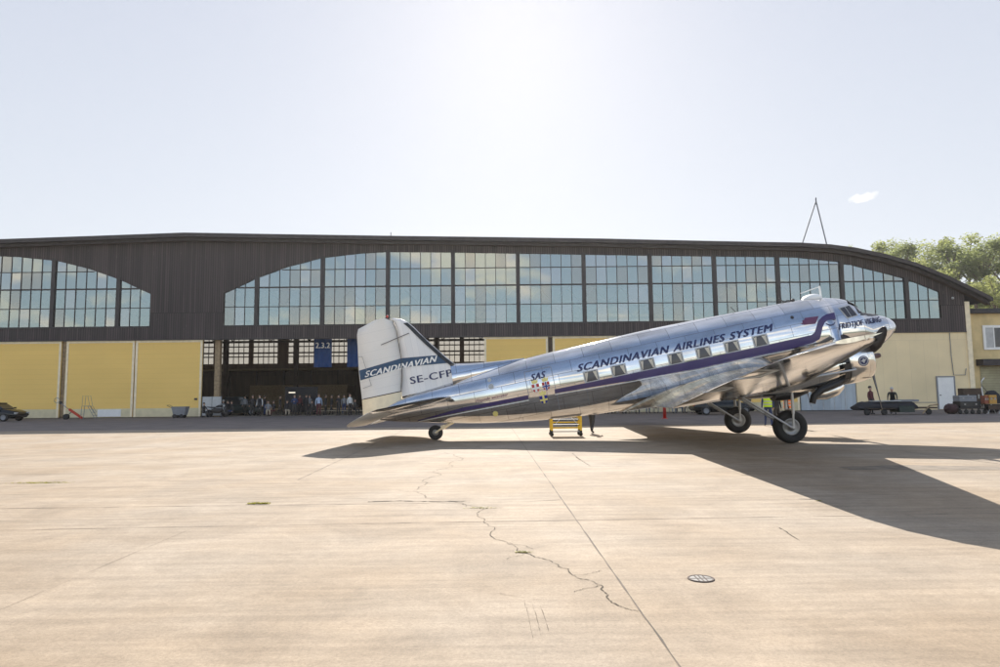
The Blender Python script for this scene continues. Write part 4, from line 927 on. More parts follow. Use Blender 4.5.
    ty = MB(); ty.lathe([(.27, -.13), (.33, -.175), (.42, -.19), (.49, -.165), (.525, -.10), (.537, 0), (.525, .10), (.49, .165), (.42, .19), (.33, .175), (.27, .13), (.27, -.13)], tm, 40); tyre = ty.build('tyre', MT['rubber'], leg)
    hb_ = MB(); hb_.lathe([(0, -.16), (.06, -.16), (.07, -.12), (.16, -.07), (.22, -.10), (.275, -.135), (.275, .135), (.22, .10), (.16, .07), (.07, .12), (.06, .16), (0, .16)], tm, 30); hb_.build('wheel_hub', MT['hubm'], leg)
# tail wheel
tw = MB(); tw.tube([(-10.95, 0, 2.88), (-11.5, 0, 2.70)], .06, 8)
for o in (-.10, .10): tw.tube([(-11.42, o*.8, 2.74), (-11.75, o, 2.60)], .035, 8)
tw.box((-11.5, -.10, 2.66), (-11.38, .10, 2.82)); twl = tw.build('tail_wheel_fork', MT['cream'], plane)
tm = Matrix(((1, 0, 0, -11.75), (0, 0, 1, 0), (0, -1, 0, 2.605), (0, 0, 0, 1)))
ty = MB(); ty.lathe([(.12, -.06), (.18, -.085), (.235, -.08), (.27, -.045), (.28, 0), (.27, .045), (.235, .08), (.18, .085), (.12, .06), (.12, -.06)], tm, 28); ty.build('tyre', MT['rubber'], twl)
hb_ = MB(); hb_.lathe([(0, -.07), (.05, -.07), (.125, -.06), (.125, .06), (.05, .07), (0, .07)], tm, 20); hb_.build('wheel_hub', MT['hubm'], twl)

# ------------------------------------------------------------------ people
def person(px, Y, label, top, bottom, ht=1.78, rz=0.0, pose='stand', group='people around the hangar', hair='hairm', x=None, vest=None, skirt=False, arms='down', x_off=0):
    X = X_at(px, Y) if x is None else x
    r = thing('person', label, 'person', (X, Y, 0), rz, group); k = ht/1.78
    V, Rr, Ed, zone = [], [], [], []
    def j(p, rad, par=None, zn=0):
        V.append(Vector(p)*k); Rr.append(rad*k); zone.append(zn); i = len(V)-1
        if par is not None: Ed.append((par, i))
        return i
    dz = 0; lean = 0
    if pose == 'sit': dz = -.42
    if pose == 'bend': lean = .32
    pel = j((0, 0, .95+dz), .145); sp = j((0, -lean*.2, 1.12+dz), .135, pel); ch = j((0, -lean*.6, 1.32+dz-lean*.1), .155, sp); nk = j((0, -lean, 1.50+dz-lean*.25), .06, ch)
    nk2 = j((0, -lean*1.1, 1.55+dz-lean*.28), .055, nk); hd = j((0, -lean*1.2-.015, 1.65+dz-lean*.3), .105, nk2); hd2 = j((0, -lean*1.2, 1.71+dz-lean*.3), .10, hd)
    for s in (-1, 1):
        hp = j((s*.095, 0, .90+dz), .10, pel)
        if pose == 'sit': kn = j((s*.13, -.43, .50), .068, hp); an = j((s*.13, -.45, .10), .045, kn)
        else:
            st_ = .10*s if pose == 'walk' else 0
            kn = j((s*.11, -.02-st_*.9, .50), .066, hp); an = j((s*.12, .02-st_*2, .09), .043, kn)
        ay = V[an].y/k; j((s*.13, ay-.16, .045), .038, an)
        sh = j((s*.19, -lean*.75, 1.42+dz-lean*.15), .062, ch)
        if arms == 'fwd': el = j((s*.25, -.12-lean, 1.16+dz), .045, sh); wr = j((s*.16, -.34-lean, 1.14+dz), .032, el); h_ = j((s*.13, -.42-lean, 1.15+dz), .035, wr)
        elif arms == 'cross': el = j((s*.27, -.06, 1.16+dz), .045, sh); wr = j((s*.05, -.20, 1.20+dz), .032, el); h_ = j((-s*.05, -.20, 1.22+dz), .03, wr)
        elif arms == 'head' and s == 1: el = j((s*.34, -.12, 1.30+dz), .045, sh); wr = j((s*.16, -.16, 1.52+dz), .032, el); h_ = j((s*.10, -.14, 1.62+dz), .03, wr)
        else: el = j((s*.25, .02-lean*.8, 1.14+dz), .045, sh); wr = j((s*.26, -.05-lean*.8, .89+dz), .030, el); h_ = j((s*.255, -.08-lean*.8, .80+dz), .030, wr)
    me = bpy.data.meshes.new('person'); me.from_pydata(V, Ed, []); o = bpy.data.objects.new('body', me); C.objects.link(o)
    md = o.modifiers.new('s', 'SKIN'); sb = o.modifiers.new('d', 'SUBSURF'); sb.levels = 1; sb.render_levels = 1
    for i, sv_ in enumerate(me.skin_vertices[0].data): sv_.radius = (Rr[i], Rr[i]*.85 if i < 4 else Rr[i]); sv_.use_root = (i == 0)
    dg = bpy.context.evaluated_depsgraph_get(); m2 = bpy.data.meshes.new_from_object(o.evaluated_get(dg)); bpy.data.objects.remove(o)
    for mm in (top, bottom, 'skinp', 'black'): m2.materials.append(MT[mm])
    m2.materials.clear()
    for mm in (top, bottom, 'skinp', 'black'): m2.materials.append(MT[mm])
    for f in m2.polygons:
        c = f.center/k; f.use_smooth = True
        # nearest joint bone decides the cloth
        d_, bi = 9e9, 0
        for ia, ib in Ed:
            A_, B_ = V[ia], V[ib]; ab = B_-A_; tt = max(0, min(1, (f.center-A_).dot(ab)/ab.length_squared)); q = (f.center-(A_+ab*tt)).length-(Rr[ia]*(1-tt)+Rr[ib]*tt)
            if q < d_-1e-5: d_, bi = q, (ib if tt > .25 or ia > 6 else ia)
        n_ = bi; loc = (n_-7) % 7 if n_ >= 7 else -1    # per side: hip knee ankle toe shoulder elbow wrist hand (8)
        loc = (n_-7) % 8 if n_ >= 7 else -1
        if n_ < 7: mi = 1 if n_ == 0 and c.z < 1.0+dz else (2 if n_ >= 4 else 0)
        else: mi = (1, 1 if not skirt else 2, 1 if not skirt else 2, 3, 0, 0, 0, 2)[loc]
        f.material_index = mi
    bo = bpy.data.objects.new('body', m2); C.objects.link(bo); bo.parent = r
    h = MB(); hc = V[6]; h.sphere((hc.x, hc.y+.028*k, hc.z+.018*k), .112*k, 0, (.86, .98, .88), 12, 8); h.build('hair', MT[hair], r)
    if vest:
        vb = MB(); rg = []
        for zq, rx_, ry_ in ((.92, .20, .16), (1.1, .19, .155), (1.3, .215, .17), (1.42, .21, .15), (1.50, .12, .10)):
            rg.append([Vector((rx_*cos(2*pi*q/20), ry_*sin(2*pi*q/20)-lean*(zq-.95), zq))*k for q in range(20)])
        vb.loft(rg, 0, False, False); vo = vb.build('vest', MT[vest], r)
        for zq in ((1.02, 1.16) if 'hivis' in vest else ()):
            tb = MB(); tb.loft([[Vector((.205*cos(2*pi*q/20), .168*sin(2*pi*q/20)-lean*(zz_-.95), zz_))*k for q in range(20)] for zz_ in (zq, zq+.05)], 0, False, False); tb.build('reflective_band', MT['ltgrey'], vo)
    return r
G1 = 'people at the hangar opening'
person(252.5, 58.2, 'person in dark clothes standing left of the white-sleeved person', 'blackcloth', 'black', 1.82, .3, group=G1)
person(259.5, 57.9, 'person in a white-sleeved dark top standing in the open hangar', 'whiteshirt', 'black', 1.85, -.2, group=G1, vest='blackcloth')
person(268, 58.3, 'person sitting with bare knees, right of the standing pair', 'grey', 'beigec', 1.75, .4, 'sit', G1, arms='fwd')
person(273.5, 58.6, 'person in dark clothes sitting beside the bare-kneed person', 'black', 'maroon', 1.7, -.4, 'sit', G1, arms='fwd')
person(294.5, 57.6, 'person in a dark blue top before the dark screen, with white shoes', 'jeans', 'black', 1.82, .1, group=G1, arms='cross')
person(306, 59.5, 'person in a dark top with raised hand beside the dark screen', 'blackcloth', 'black', 1.85, 2.6, group=G1, arms='head')
person(309.5, 60.5, 'person half hidden behind the one with a raised hand', 'grey', 'black', 1.8, -2, group=G1)
person(318.7, 57.6, 'person in a light blue shirt and dark red shorts', 'lightshirt', 'maroon', 1.86, .5, group=G1, skirt=False)
person(325.5, 59, 'person in dark clothes just right of the light blue shirt', 'blackcloth', 'black', 1.78, 1.5, group=G1)
person(338.5, 58, 'person in a dark jacket with folded arms, left of the white-shirted person', 'blackcloth', 'black', 1.78, -.5, group=G1, arms='cross')
person(349.8, 57.8, 'person in an open dark jacket over a white shirt near the tail', 'whiteshirt', 'black', 1.86, .9, group=G1)
person(227.5, 58.4, 'person sitting with arm raised beside the pale partition', 'blackcloth', 'black', 1.8, .2, 'sit', G1, arms='head')
person(223, 59.6, 'grey-haired person sitting behind the pale partition', 'grey', 'black', 1.85, -.3, 'sit', G1, hair='ltgrey')
person(204, 55.8, 'person in black crouched on a chair at the end of the yellow door', 'black', 'black', 1.6, 1.2, 'sit', G1, arms='fwd')
for k, (px, Y, a, b, ps, rz, lab) in enumerate([(245, 60.6, 'grey', 'black', 'stand', -2, 'person in grey standing at the front of the dark green car'),
        (264.5, 60.4, 'blackcloth', 'jeans', 'stand', 2.2, 'person in blue jeans behind the bare-kneed sitter'), (280, 60.2, 'black', 'black', 'walk', 1.6, 'person in black walking left of the black display wall'), (287, 58.9, 'blackcloth', 'beigec', 'sit', .4, 'person in pale trousers sitting at the left foot of the display wall'),
        (299.5, 60.9, 'maroon', 'black', 'stand', 2.8, 'person in a dark red top directly before the display wall'), (331.5, 60.6, 'blackcloth', 'black', 'walk', -1, 'person in black walking between the light blue shirt and the folded arms'),
        (344, 61, 'grey', 'jeans', 'stand', .6, 'person in grey standing behind the long low bench'), (312, 58.2, 'black', 'black', 'sit', -.3, 'person in black sitting just left of the light blue shirt'), (355, 58.6, 'black', 'black', 'sit', .7, 'person in black sitting closest to the tail fin'), (231.5, 58.0, 'black', 'jeans', 'sit', -.8, 'person in jeans sitting right of the raised arm')]):
    person(px, Y, lab, a, b, random.uniform(1.68, 1.86), rz, ps, G1)
# behind the fuselage
person(591.5, 28.6, 'person in black trousers standing behind the fuselage', 'blackcloth', 'black', 1.75, 2.5, 'walk', 'people at the airplane')
person(768, 32.6, 'person in a fluorescent yellow vest and blue trousers by the wheels', 'jeans', 'jeans', 1.83, 2.9, 'walk', 'people at the airplane', vest='hivis_yellow')
person(787.5, 31.0, 'person in a fluorescent orange vest above the near wheel', 'blackcloth', 'jeans', 1.80, 1.2, 'stand', 'people at the airplane', vest='hivis_orange')
person(776.5, 33.2, 'person in black between the yellow and orange vests', 'blackcloth', 'black', 1.72, .3, 'stand', 'people at the airplane')
person(871.5, 47.5, 'person in a dark cap and maroon jacket behind the low propeller blade', 'maroon', 'black', 1.98, .5, 'stand', 'people at the trailer', hair='black')
person(893.5, 47.5, 'grey-haired person in a black jacket behind the loaded trailer', 'black', 'black', 1.98, -.6, 'bend', 'people at the trailer', hair='ltgrey')
GS = 'people seated by the yellow doors'
def chair(px, Y, rz, label, g='chairs by the yellow doors', x=None):
    r = thing('folding_chair', label, 'chair', (X_at(px, Y) if x is None else x, Y, 0), rz, g)
    MB().box((-.21, -.20, .43), (.21, .22, .46)).build('seat', MT['black'], r); MB().box((-.21, .22, .62), (.21, .245, .88)).build('backrest', MT['black'], r)
    for s in (-1, 1): MB().tube([(s*.22, -.22, 0), (s*.22, .23, .62), (s*.22, .24, .9)], .014, 6).build('leg', MT['grey'], r); MB().tube([(s*.22, .24, 0), (s*.22, -.18, .45)], .014, 6).build('leg', MT['grey'], r)
    return r
for px, Y, a, b, lab, ps in [(607, 55.0, 'blackcloth', 'black', 'seated person in black at the left end of the row under the wing', 'sit'), (614, 55.6, 'grey', 'black', 'second seated person from the left under the wing', 'sit'), (621, 55.0, 'black', 'black', 'third seated person from the left under the wing', 'sit'),
        (629, 55.4, 'blackcloth', 'black', 'fourth seated person from the left under the wing', 'sit'), (637, 54.6, 'whiteshirt', 'black', 'person in black trousers and white shoes left of the blue-jeaned one', 'sit'), (648, 54.6, 'jeans', 'jeans', 'person in blue jeans standing left of the red post', 'stand'),
        (656, 55, 'beigec', 'beigec', 'person in beige between the blue jeans and the red post', 'sit'), (672, 54.6, 'blackcloth', 'grey', 'person in grey just right of the red post', 'sit'), (680, 55, 'jeans', 'jeans', 'person in blue jeans right of the red post', 'sit'), (686, 54.6, 'beigec', 'beigec', 'person in beige sitting near the standing one', 'sit'),
        (693, 53.4, 'whiteshirt', 'beigec', 'person in pale trousers and white shoes at the right end of the row', 'stand')]:
    person(px, Y, lab, a, b, 1.78, random.uniform(-.5, .5), ps, GS)
    if ps == 'sit': chair(px, Y+.05, 0, 'black folding chair under '+lab.replace('seated ', '').split(' under')[0])

# ------------------------------------------------------------------ loose things
# cloth banners
for px, lab in ((323, 'royal blue hanging banner marked 2.3.2 inside the hangar opening'), (356, 'royal blue hanging banner half hidden by the rudder')):
    Y = 59.5; X = X_at(px, Y, 350); r = thing('banner', lab, 'banner', (X, Y, 0), 0, 'blue banners')
    m = MB(); n = 16
    for k in range(n):
        a, b = -.78+1.56*k/n, -.78+1.56*(k+1)/n; f = lambda q: .06*sin(q*9)
        m.add([(a, f(a), 4.25), (b, f(b), 4.25), (b, f(b), 7.0), (a, f(a), 7.0)], [(0,1,2,3)], 0, True)
    m.build('cloth', MT['blueflag'], r); MB().tube([(-.85, 0, 7.0), (.85, 0, 7.0)], .03, 6).build('rod', MT['darkmetal'], r)
    if px == 323:
        bm = textmesh('2.3.2', (-.62, 5.95), (.62, 5.95), .52, 0, .05)
        for v in bm.verts: v.co.y = -.09-v.co.y
        me = bpy.data.meshes.new('lettering'); bm.to_mesh(me); bm.free(); me.materials.append(MT['white']); o = bpy.data.objects.new('lettering', me); C.objects.link(o); o.parent = r
# pale partitions
for px, lab in ((207, 'pale grey low partition panel next to the yellow door'), (216.5, 'pale grey low partition panel in front of the hangar column')):
    X = X_at(px, 57.2); r = thing('partition_panel', lab, 'partition', (X, 57.2, 0), 0, 'pale partition panels')
    MB().box((-.38, -.03, .12), (.38, .03, 1.72)).build('panel', MT['ltgrey'], r)
    for s in (-1, 1): MB().box((s*.38-.02, -.25, 0), (s*.38+.02, .25, .04)).build('foot', MT['darkmetal'], r); MB().box((s*.40-.015, -.035, .04), (s*.40+.015, .035, 1.75)).build('post', MT['grey'], r)
# dark old vehicle in the opening (behind the group on the left)
def car(px, Y, rz, label, name='parked_car', body='carpaint', length=4.3, htop=1.42, x=None, group=None):
    r = thing(name, label, 'car', (X_at(px, Y) if x is None else x, Y, 0), rz, group); hl = length/2
    S2 = [(-hl, .45, .62, .70), (-hl+.12, .30, .86, .80), (-hl+.8, .22, .98, .87), (-hl+1.2, .20, 1.0, .88), (0, .20, .98, .89), (hl-1.3, .20, .95, .88), (hl-.6, .22, .86, .86), (hl-.15, .28, .72, .80), (hl, .40, .58, .68)]
    m = MB(); m.loft([[Vector((x_, s*a*w_, z0+(z1-z0)*b)) for s, a, b in ((-1,.82,0),(-1,1,.25),(-1,1,.6),(-1,.93,.9),(-1,.75,1),(1,.75,1),(1,.93,.9),(1,1,.6),(1,1,.25),(1,.82,0))] for x_, z0, z1, w_ in S2]); m.build('body', MT[body], r)
    cb = MB(); T = [(-hl+.35, .96, .70, .02), (-hl+1.0, .96, .68, htop-1.02), (-.2, .96, .68, htop-.96), (.45, .96, .68, htop-1.02), (1.05, .95, .72, .02)]
    cb.loft([[Vector((x_, -w_, zb)), Vector((x_, -w_*.80, zb+h_)), Vector((x_, w_*.80, zb+h_)), Vector((x_, w_, zb))] for x_, zb, w_, h_ in T], smooth=False); cb.build('cabin', MT['carglass'], r)
    rf = MB(); rf.loft([[Vector((x_, -.56, z_)), Vector((x_, -.54, z_+.04)), Vector((x_, .54, z_+.04)), Vector((x_, .56, z_))] for x_, z_ in ((-hl+.95, htop-.07), (-.2, htop-.01), (.5, htop-.07))], smooth=True); rf.build('roof', MT[body], r)
    for s in (-1, 1):
        for xx in (-hl+.85, hl-.85):
            tm_ = Matrix(((1, 0, 0, xx), (0, 0, 1, s*.80), (0, -1, 0, .32), (0, 0, 0, 1)))
            wh = MB(); wh.lathe([(.2, -.10), (.30, -.10), (.32, -.06), (.32, .06), (.30, .10), (.2, .10)], tm_, 24); w_ = wh.build('wheel', MT['rubber'], r)
            rm = MB(); rm.lathe([(0, -.085), (.05, -.09), (.19, -.075), (.2, -.1), (.2, .1), (.19, .075), (.05, .09), (0, .085)], tm_, 20); rm.build('rim', MT['grey'], w_)
        MB().box((hl-.14, s*.62-.14, .56), (hl-.02, s*.62+.14, .68)).build('headlight', MT['ltgrey'], r); MB().box((-hl-.005, s*.6-.12, .70), (-hl+.15, s*.6+.12, .80)).build('tail_light', MT['red'], r)
        MB().box((.75, s*.92-.08, .95), (.92, s*.92+.08, 1.06)).build('door_mirror', MT[body], r)
    return r
car(0, 51.6, 0, 'black car parked before the yellow doors at the left edge', length=4.3, x=X_at(23, 51.6)-2.15, htop=1.44)
car(0, 50.5, 0, 'long black car standing low behind the main wheels', x=X_at(722, 50.5), length=4.6, htop=1.5, body='carpaint')
car(0, 62.5, 0, 'dark green old car inside the hangar behind the seated people', x=X_at(240, 62.5), length=4.4, htop=1.7, body='darkgreen')
# motorcycle-like dark machine left of the group
mc = thing('motorcycle', 'black motorcycle standing at the left side of the hangar opening', 'motorcycle', (X_at(219, 57.0), 56.6, 0), .1)
for xx in (-.62, .66):
    tm_ = Matrix(((1, 0, 0, xx), (0, 0, 1, 0), (0, -1, 0, .32), (0, 0, 0, 1)))
    wh = MB(); wh.lathe([(.24, -.06), (.30, -.06), (.32, 0), (.30, .06), (.24, .06), (.24, -.06)], tm_, 24); w_ = wh.build('wheel', MT['rubber'], mc); wh = MB(); wh.lathe([(0, -.04), (.05, -.04), (.24, -.015), (.24, .015), (.05, .04), (0, .04)], tm_, 16); wh.build('rim', MT['darkmetal'], w_)
m = MB(); m.loft([[Vector((x_, w_*a, zc+h_*b)) for a, b in ((-1,-.6),(-.6,-1),(.6,-1),(1,-.6),(1,.6),(.5,1),(-.5,1),(-1,.6))] for x_, zc, w_, h_ in ((-.45, .55, .08, .12), (-.2, .55, .16, .22), (.2, .55, .17, .22), (.42, .6, .1, .14))]); m.build('engine', MT['darkmetal'], mc)
m = MB(); m.loft([[Vector((x_, w_*cos(a), zc+h_*sin(a))) for a in [2*pi*q/10 for q in range(10)]] for x_, zc, w_, h_ in ((-.1, .86, .08, .06), (.1, .92, .14, .11), (.35, .94, .13, .11), (.48, .95, .06, .05))]); m.build('fuel_tank', MT['black'], mc)
m = MB(); m.loft([[Vector((x_, w_*cos(a), zc+h_*sin(a))) for a in [2*pi*q/10 for q in range(10)]] for x_, zc, w_, h_ in ((-.8, .86, .06, .03), (-.5, .82, .13, .06), (-.15, .82, .11, .05))]); m.build('saddle', MT['black'], mc)
m = MB(); m.tube([(.66, 0, .32), (.42, 0, 1.0), (.36, 0, 1.1)], .03, 8); m.tube([(.30, -.36, 1.12), (.38, -.1, 1.10), (.38, .1, 1.10), (.30, .36, 1.12)], .014, 8); m.build('fork_and_handlebar', MT['hubm'], mc)
m = MB(); m.sphere((.56, 0, .95), .09); m.build('headlight', MT['ltgrey'], mc)
# dark display screen with lit strip inside the opening
ds = thing('display_screen', 'large black free-standing display wall with a lit strip inside the hangar', 'display', (X_at(301, 61.5), 61.5, 0))
MB().box((-1.5, 0, .25), (1.5, .12, 2.55)).build('panel', MT['blackcloth'], ds)
for s in (-1, 1): MB().box((s*1.2-.04, -.3, 0), (s*1.2+.04, .4, .24)).build('foot', MT['darkmetal'], ds)
lm = bpy.data.materials.new('lit_strip'); lm.use_nodes = True; lm.node_tree.nodes['Principled BSDF'].inputs['Emission Color'].default_value = (1, .85, .6, 1); lm.node_tree.nodes['Principled BSDF'].inputs['Emission Strength'].default_value = .35
MB().box((-1.15, -.03, 1.98), (-.55, -.003, 2.08)).build('lit_strip', lm, ds)
# low bench in the opening
bn = thing('bench', 'long low pale bench along the floor at the right of the hangar opening', 'bench', (X_at(345, 60), 60, 0))
MB().box((-2.3, -.2, .34), (2.3, .2, .40)).build('seat', MT['beigec'], bn)
for s in (-1.9, 0, 1.9): MB().box((s-.04, -.18, 0), (s+.04, .18, .34)).build('leg', MT['darkmetal'], bn)

# red wheeled puller
Y = 54.6; X0 = X_at(70, Y); u_ = lambda px, zz_: ((X_at(px, Y)-X0), 0, zz_)
tb = thing('tow_dolly', 'red two-wheeled tow dolly with a long handle leaning by the yellow doors', 'tow dolly', (X0, Y, 0))
m = MB(); m.loft([[Vector((a, y_, b+h_)) for y_, h_ in ((-.14, -.07), (.14, -.07), (.14, .07), (-.14, .07))] for a, b in ((u_(69.5, 0)[0], .80), (u_(82, 0)[0], .12))], smooth=False); m.build('body', MT['red'], tb)
m = MB(); m.tube([u_(69, .80), u_(60, 1.35)], .03, 8); m.build('handle_bar', MT['grey'], tb)
m = MB(); rg = [(u_(56.5, 0)[0]+.22*cos(a), 0, 1.55+.2*sin(a)) for a in [2*pi*q/14 for q in range(15)]]; m.tube(rg, .022, 6, cap=False); m.build('handle_ring', MT['hubm'], tb)
m = MB(); m.box(u_(59, 1.28)[:1]+(-.05, 1.24), u_(61.5, 1.45)[:1]+(.05, 1.46)); m.build('grip', MT['black'], tb)
for s in (-1, 1):
    tm_ = Matrix(((1, 0, 0, u_(66.5, 0)[0]-(.12*s)), (0, 0, 1, s*.26), (0, -1, 0, .22), (0, 0, 0, 1))); wh = MB(); wh.lathe([(.0, -.05), (.1, -.06), (.18, -.07), (.22, -.04), (.22, .04), (.18, .07), (.1, .06), (0, .05)], tm_, 20); wh.build('wheel', MT['rubber'], tb)
m = MB(); m.tube([(u_(66.5,0)[0], -.28, .24), (u_(66.5,0)[0], .28, .24)], .03, 6); m.tube([u_(66.5, .24), u_(72, .62)], .03, 6); m.build('axle', MT['darkmetal'], tb)
# step ladder
Y = 54.9; X0 = X_at(87, Y); sl = thing('step_ladder', 'tall grey metal step ladder with guard rails before the yellow doors', 'ladder', (X0, Y, 0), .15)
for s in (-.26, .26):
    MB().tube([(-.35, s, 0), (-.30, s, 1.05)], .02, 6).build('leg', MT['grey'], sl); MB().tube([(.75, s, 0), (.15, s, 1.05)], .02, 6).build('stringer', MT['grey'], sl)
    MB().tube([(-.28, s, 1.05), (-.25, s, 1.9), (.12, s, 1.9), (.30, s, 1.05), (.62, s, .55)], .014, 6).build('guard_rail', MT['grey'], sl)
for k in range(4): MB().box((.15+.14*k-.02, -.25, 1.03-.25*k), (.15+.14*k+.16, .25, 1.06-.25*k)).build('tread', MT['grey'], sl)
MB().box((-.30, -.25, 1.04), (.15, .25, 1.075)).build('platform', MT['grey'], sl); MB().tube([(-.33, -.26, .4), (-.33, .26, .4)], .012, 6).build('brace', MT['grey'], sl)
# grey cart
Y = 55.0; X0 = X_at(180, Y); gc = thing('hand_cart', 'small grey tub cart on dark wheels before the right yellow door', 'cart', (X0, Y, 0))
m = MB(); m.loft([[Vector((x_, y_, z_)) for x_, y_ in ((-.55*s_, -.35*s_), (.62*s_, -.35*s_), (.62*s_, .35*s_), (-.55*s_, .35*s_))] for z_, s_ in ((.26, .78), (.90, 1.0), (.92, 1.03), (.94, 1.03))], smooth=False); m.build('tub', MT['grey'], gc)
for s in (-1, 1):
    for xx in (-.32, .25):
        tm_ = Matrix(((1, 0, 0, xx), (0, 0, 1, s*.28), (0, -1, 0, .17), (0, 0, 0, 1))); wh = MB(); wh.lathe([(0, -.04), (.13, -.04), (.17, -.02), (.17, .02), (.13, .04), (0, .04)], tm_, 18); wh.build('wheel', MT['rubber'], gc)
m = MB(); m.tube([(-.5, -.25, .80), (-.98, -.25, 1.06), (-.98, .25, 1.06), (-.5, .25, .80)], .018, 6); m.build('handle', MT['darkmetal'], gc)
# yellow work platform beneath the fuselage
Y = 27.2; X0 = X_at(565.5, Y, 425); wp_ = thing('work_platform', 'yellow wheeled work platform with dark treads under the fuselage', 'work platform', (X0, Y, 0))
for s in (-.58, .58):
    for yy in (-.35, .35):
        MB().box((s-.04, yy-.04, .22), (s+.04, yy+.04, .98)).build('post', MT['yellow'], wp_)
        MB().box((s-.045, yy-.045, .13), (s+.045, yy+.045, .219)).build('leg_foot', MT['black'], wp_)
        tm_ = Matrix(((1, 0, 0, s), (0, 0, 1, yy), (0, -1, 0, .075), (0, 0, 0, 1))); wh = MB(); wh.lathe([(0, -.025), (.06, -.025), (.075, 0), (.06, .025), (0, .025)], tm_, 14); wh.build('castor', MT['rubber'], wp_)
for zq in (.30, .52, .74): MB().box((-.54, -.37, zq), (.54, -.33, zq+.055)).build('cross_bar', MT['yellow'], wp_)
for zq in (.42, .63, .85): MB().box((-.54, -.30+.2*(zq-.42)*3, zq), (.54, -.05+.2*(zq-.42)*3, zq+.03)).build('tread', MT['black'], wp_)
MB().box((-.60, -.37, .98), (.60, .37, 1.02)).build('deck', MT['yellow'], wp_)
for sg in (1, -1): MB().bar((-.42*sg, -.385, .50), (0, -.385, .97), .02).build('diagonal_brace', MT['white'], wp_)
MB().box((-.54, -.36, .16), (.54, -.34, .20)).build('bottom_rail', MT['grey'], wp_)
# red post
rp = thing('hydrant_post', 'bright red post on a round foot between the seated people', 'post', (X_at(664.5, 44), 44, 0))
MB().lathe([(0, .02), (.11, .02), (.11, .9), (.13, .92), (.13, 1.02), (.08, 1.10), (0, 1.12)], Matrix(), 16).build('post', MT['red'], rp); MB().lathe([(0, .03), (.2, .03), (.22, .0)], Matrix(), 16).build('foot', MT['red'], rp)

# trailer with tarpaulin load at the right
Y = 46.5; X0 = X_at(890, Y); tr = thing('loaded_trailer', 'low flat trailer loaded with long goods under a black sheet', 'trailer', (X0, Y, 0))
xx = lambda px: X_at(px, Y)-X0
MB().box((xx(858), -.6, .42), (xx(932), .6, .52)).build('bed', MT['brown'], tr)
rnd = random.Random(5); m = MB(); rg = []
for k in range(25):
    px = 855+58*k/24; f = min(1, k/3+.25, (24-k)/2+.6); rg.append([Vector((xx(px)+.0, .62*cos(a)*(1 if sin(a) > 0 else 1.05), .50+(.42*f*sin(a) if sin(a) > 0 else .16*sin(a))+rnd.uniform(-.03, .03))) for a in [2*pi*q/16 for q in range(16)]])
m.loft(rg); m.build('black_sheet', MT['blackcloth'], tr)
MB().box((xx(872), -.45, .925), (xx(898), .35, .99)).build('pale_board', MT['ltgrey'], tr); MB().box((xx(898), -.4, .90), (xx(916), .4, 1.04)).build('dark_board', MT['grey'], tr)
MB().box((xx(912), -.30, .78), (xx(934), .2, .86)).build('pale_board', MT['beigec'], tr)
MB().box((xx(894), -.66, .18), (xx(909), .5, .62)).build('green_crate', MT['darkgreen'], tr)
m = MB(); m.tube([(xx(917), -.62, .1), (xx(924), -.62, .62), (xx(933), -.62, .70)], .05, 8); m.build('drawbar', MT['wood'], tr)
for px in (863, 880, 924):
    tm_ = Matrix(((1, 0, 0, xx(px)), (0, 0, 1, -.5), (0, -1, 0, .21), (0, 0, 0, 1))); wh = MB(); wh.lathe([(0, -.06), (.15, -.06), (.21, -.03), (.21, .03), (.15, .06), (0, .06)], tm_, 18); wh.build('wheel', MT['rubber'], tr)
# scrap and cases on a cart, tables
Y = 47.0; G3 = 'goods stacked at the annexe'
def sbox(name, label, cat, pa, pb, z0, z1, y, mt, dep=.8, lid=None, g=G3):
    X0 = (X_at(pa, y)+X_at(pb, y))/2; w_ = (X_at(pb, y)-X_at(pa, y))/2; r = thing(name, label, cat, (X0, y, z0), 0, g)
    b = MB(); b.loft([[Vector((x_*s_, y_*s_, z_)) for x_, y_ in ((-w_, -dep/2), (w_, -dep/2), (w_, dep/2), (-w_, dep/2))] for z_, s_ in ((0, .97), (.03, 1), (z1-z0-.03, 1), (z1-z0, .97))], smooth=False); b.build('body', MT[mt], r)
    for s in (-1, 1): MB().box((s*w_*.55-.05, -dep/2-.02, (z1-z0)*.45), (s*w_*.55+.05, -dep/2-.002, (z1-z0)*.68)).build('latch', MT['hubm'], r)
    MB().box((-w_*1.003, -dep/2-.008, (z1-z0)*.62), (w_*1.003, dep/2+.008, (z1-z0)*.66)).build('lid_seam', MT['black'], r)
    return r
fc = thing('flat_cart', 'low dark flat cart carrying the dark cases before the white door', 'cart', ((X_at(953, Y)+X_at(982, Y))/2, Y, 0))
hw = (X_at(982, Y)-X_at(953, Y))/2
MB().box((-hw, -.6, .34), (hw, .6, .42)).build('deck', MT['darkmetal'], fc)
for k in range(5):
    x_ = -hw+.15+(2*hw-.3)*k/4; tm_ = Matrix(((1, 0, 0, x_), (0, 0, 1, -.5), (0, -1, 0, .15), (0, 0, 0, 1))); wh = MB(); wh.lathe([(0, -.04), (.11, -.04), (.15, -.02), (.15, .02), (.11, .04), (0, .04)], tm_, 16); wh.build('wheel', MT['rubber'], fc); MB().box((x_-.03, -.53, .2), (x_+.03, -.44, .339)).build('wheel_bracket', MT['darkmetal'], fc)
sbox('equipment_case', 'large dark grey equipment case at the bottom of the pile', 'case', 957, 977, .425, .86, Y-.05, 'black'); sbox('equipment_case', 'dark grey case lying on the larger one', 'case', 957, 974, .865, 1.28, Y-.05, 'grey', .7)
sbox('wooden_crate', 'tall dark brown open crate behind the grey cases', 'crate', 962, 981, .425, 1.78, Y+.85, 'brown', .6)
rnd = random.Random(9)
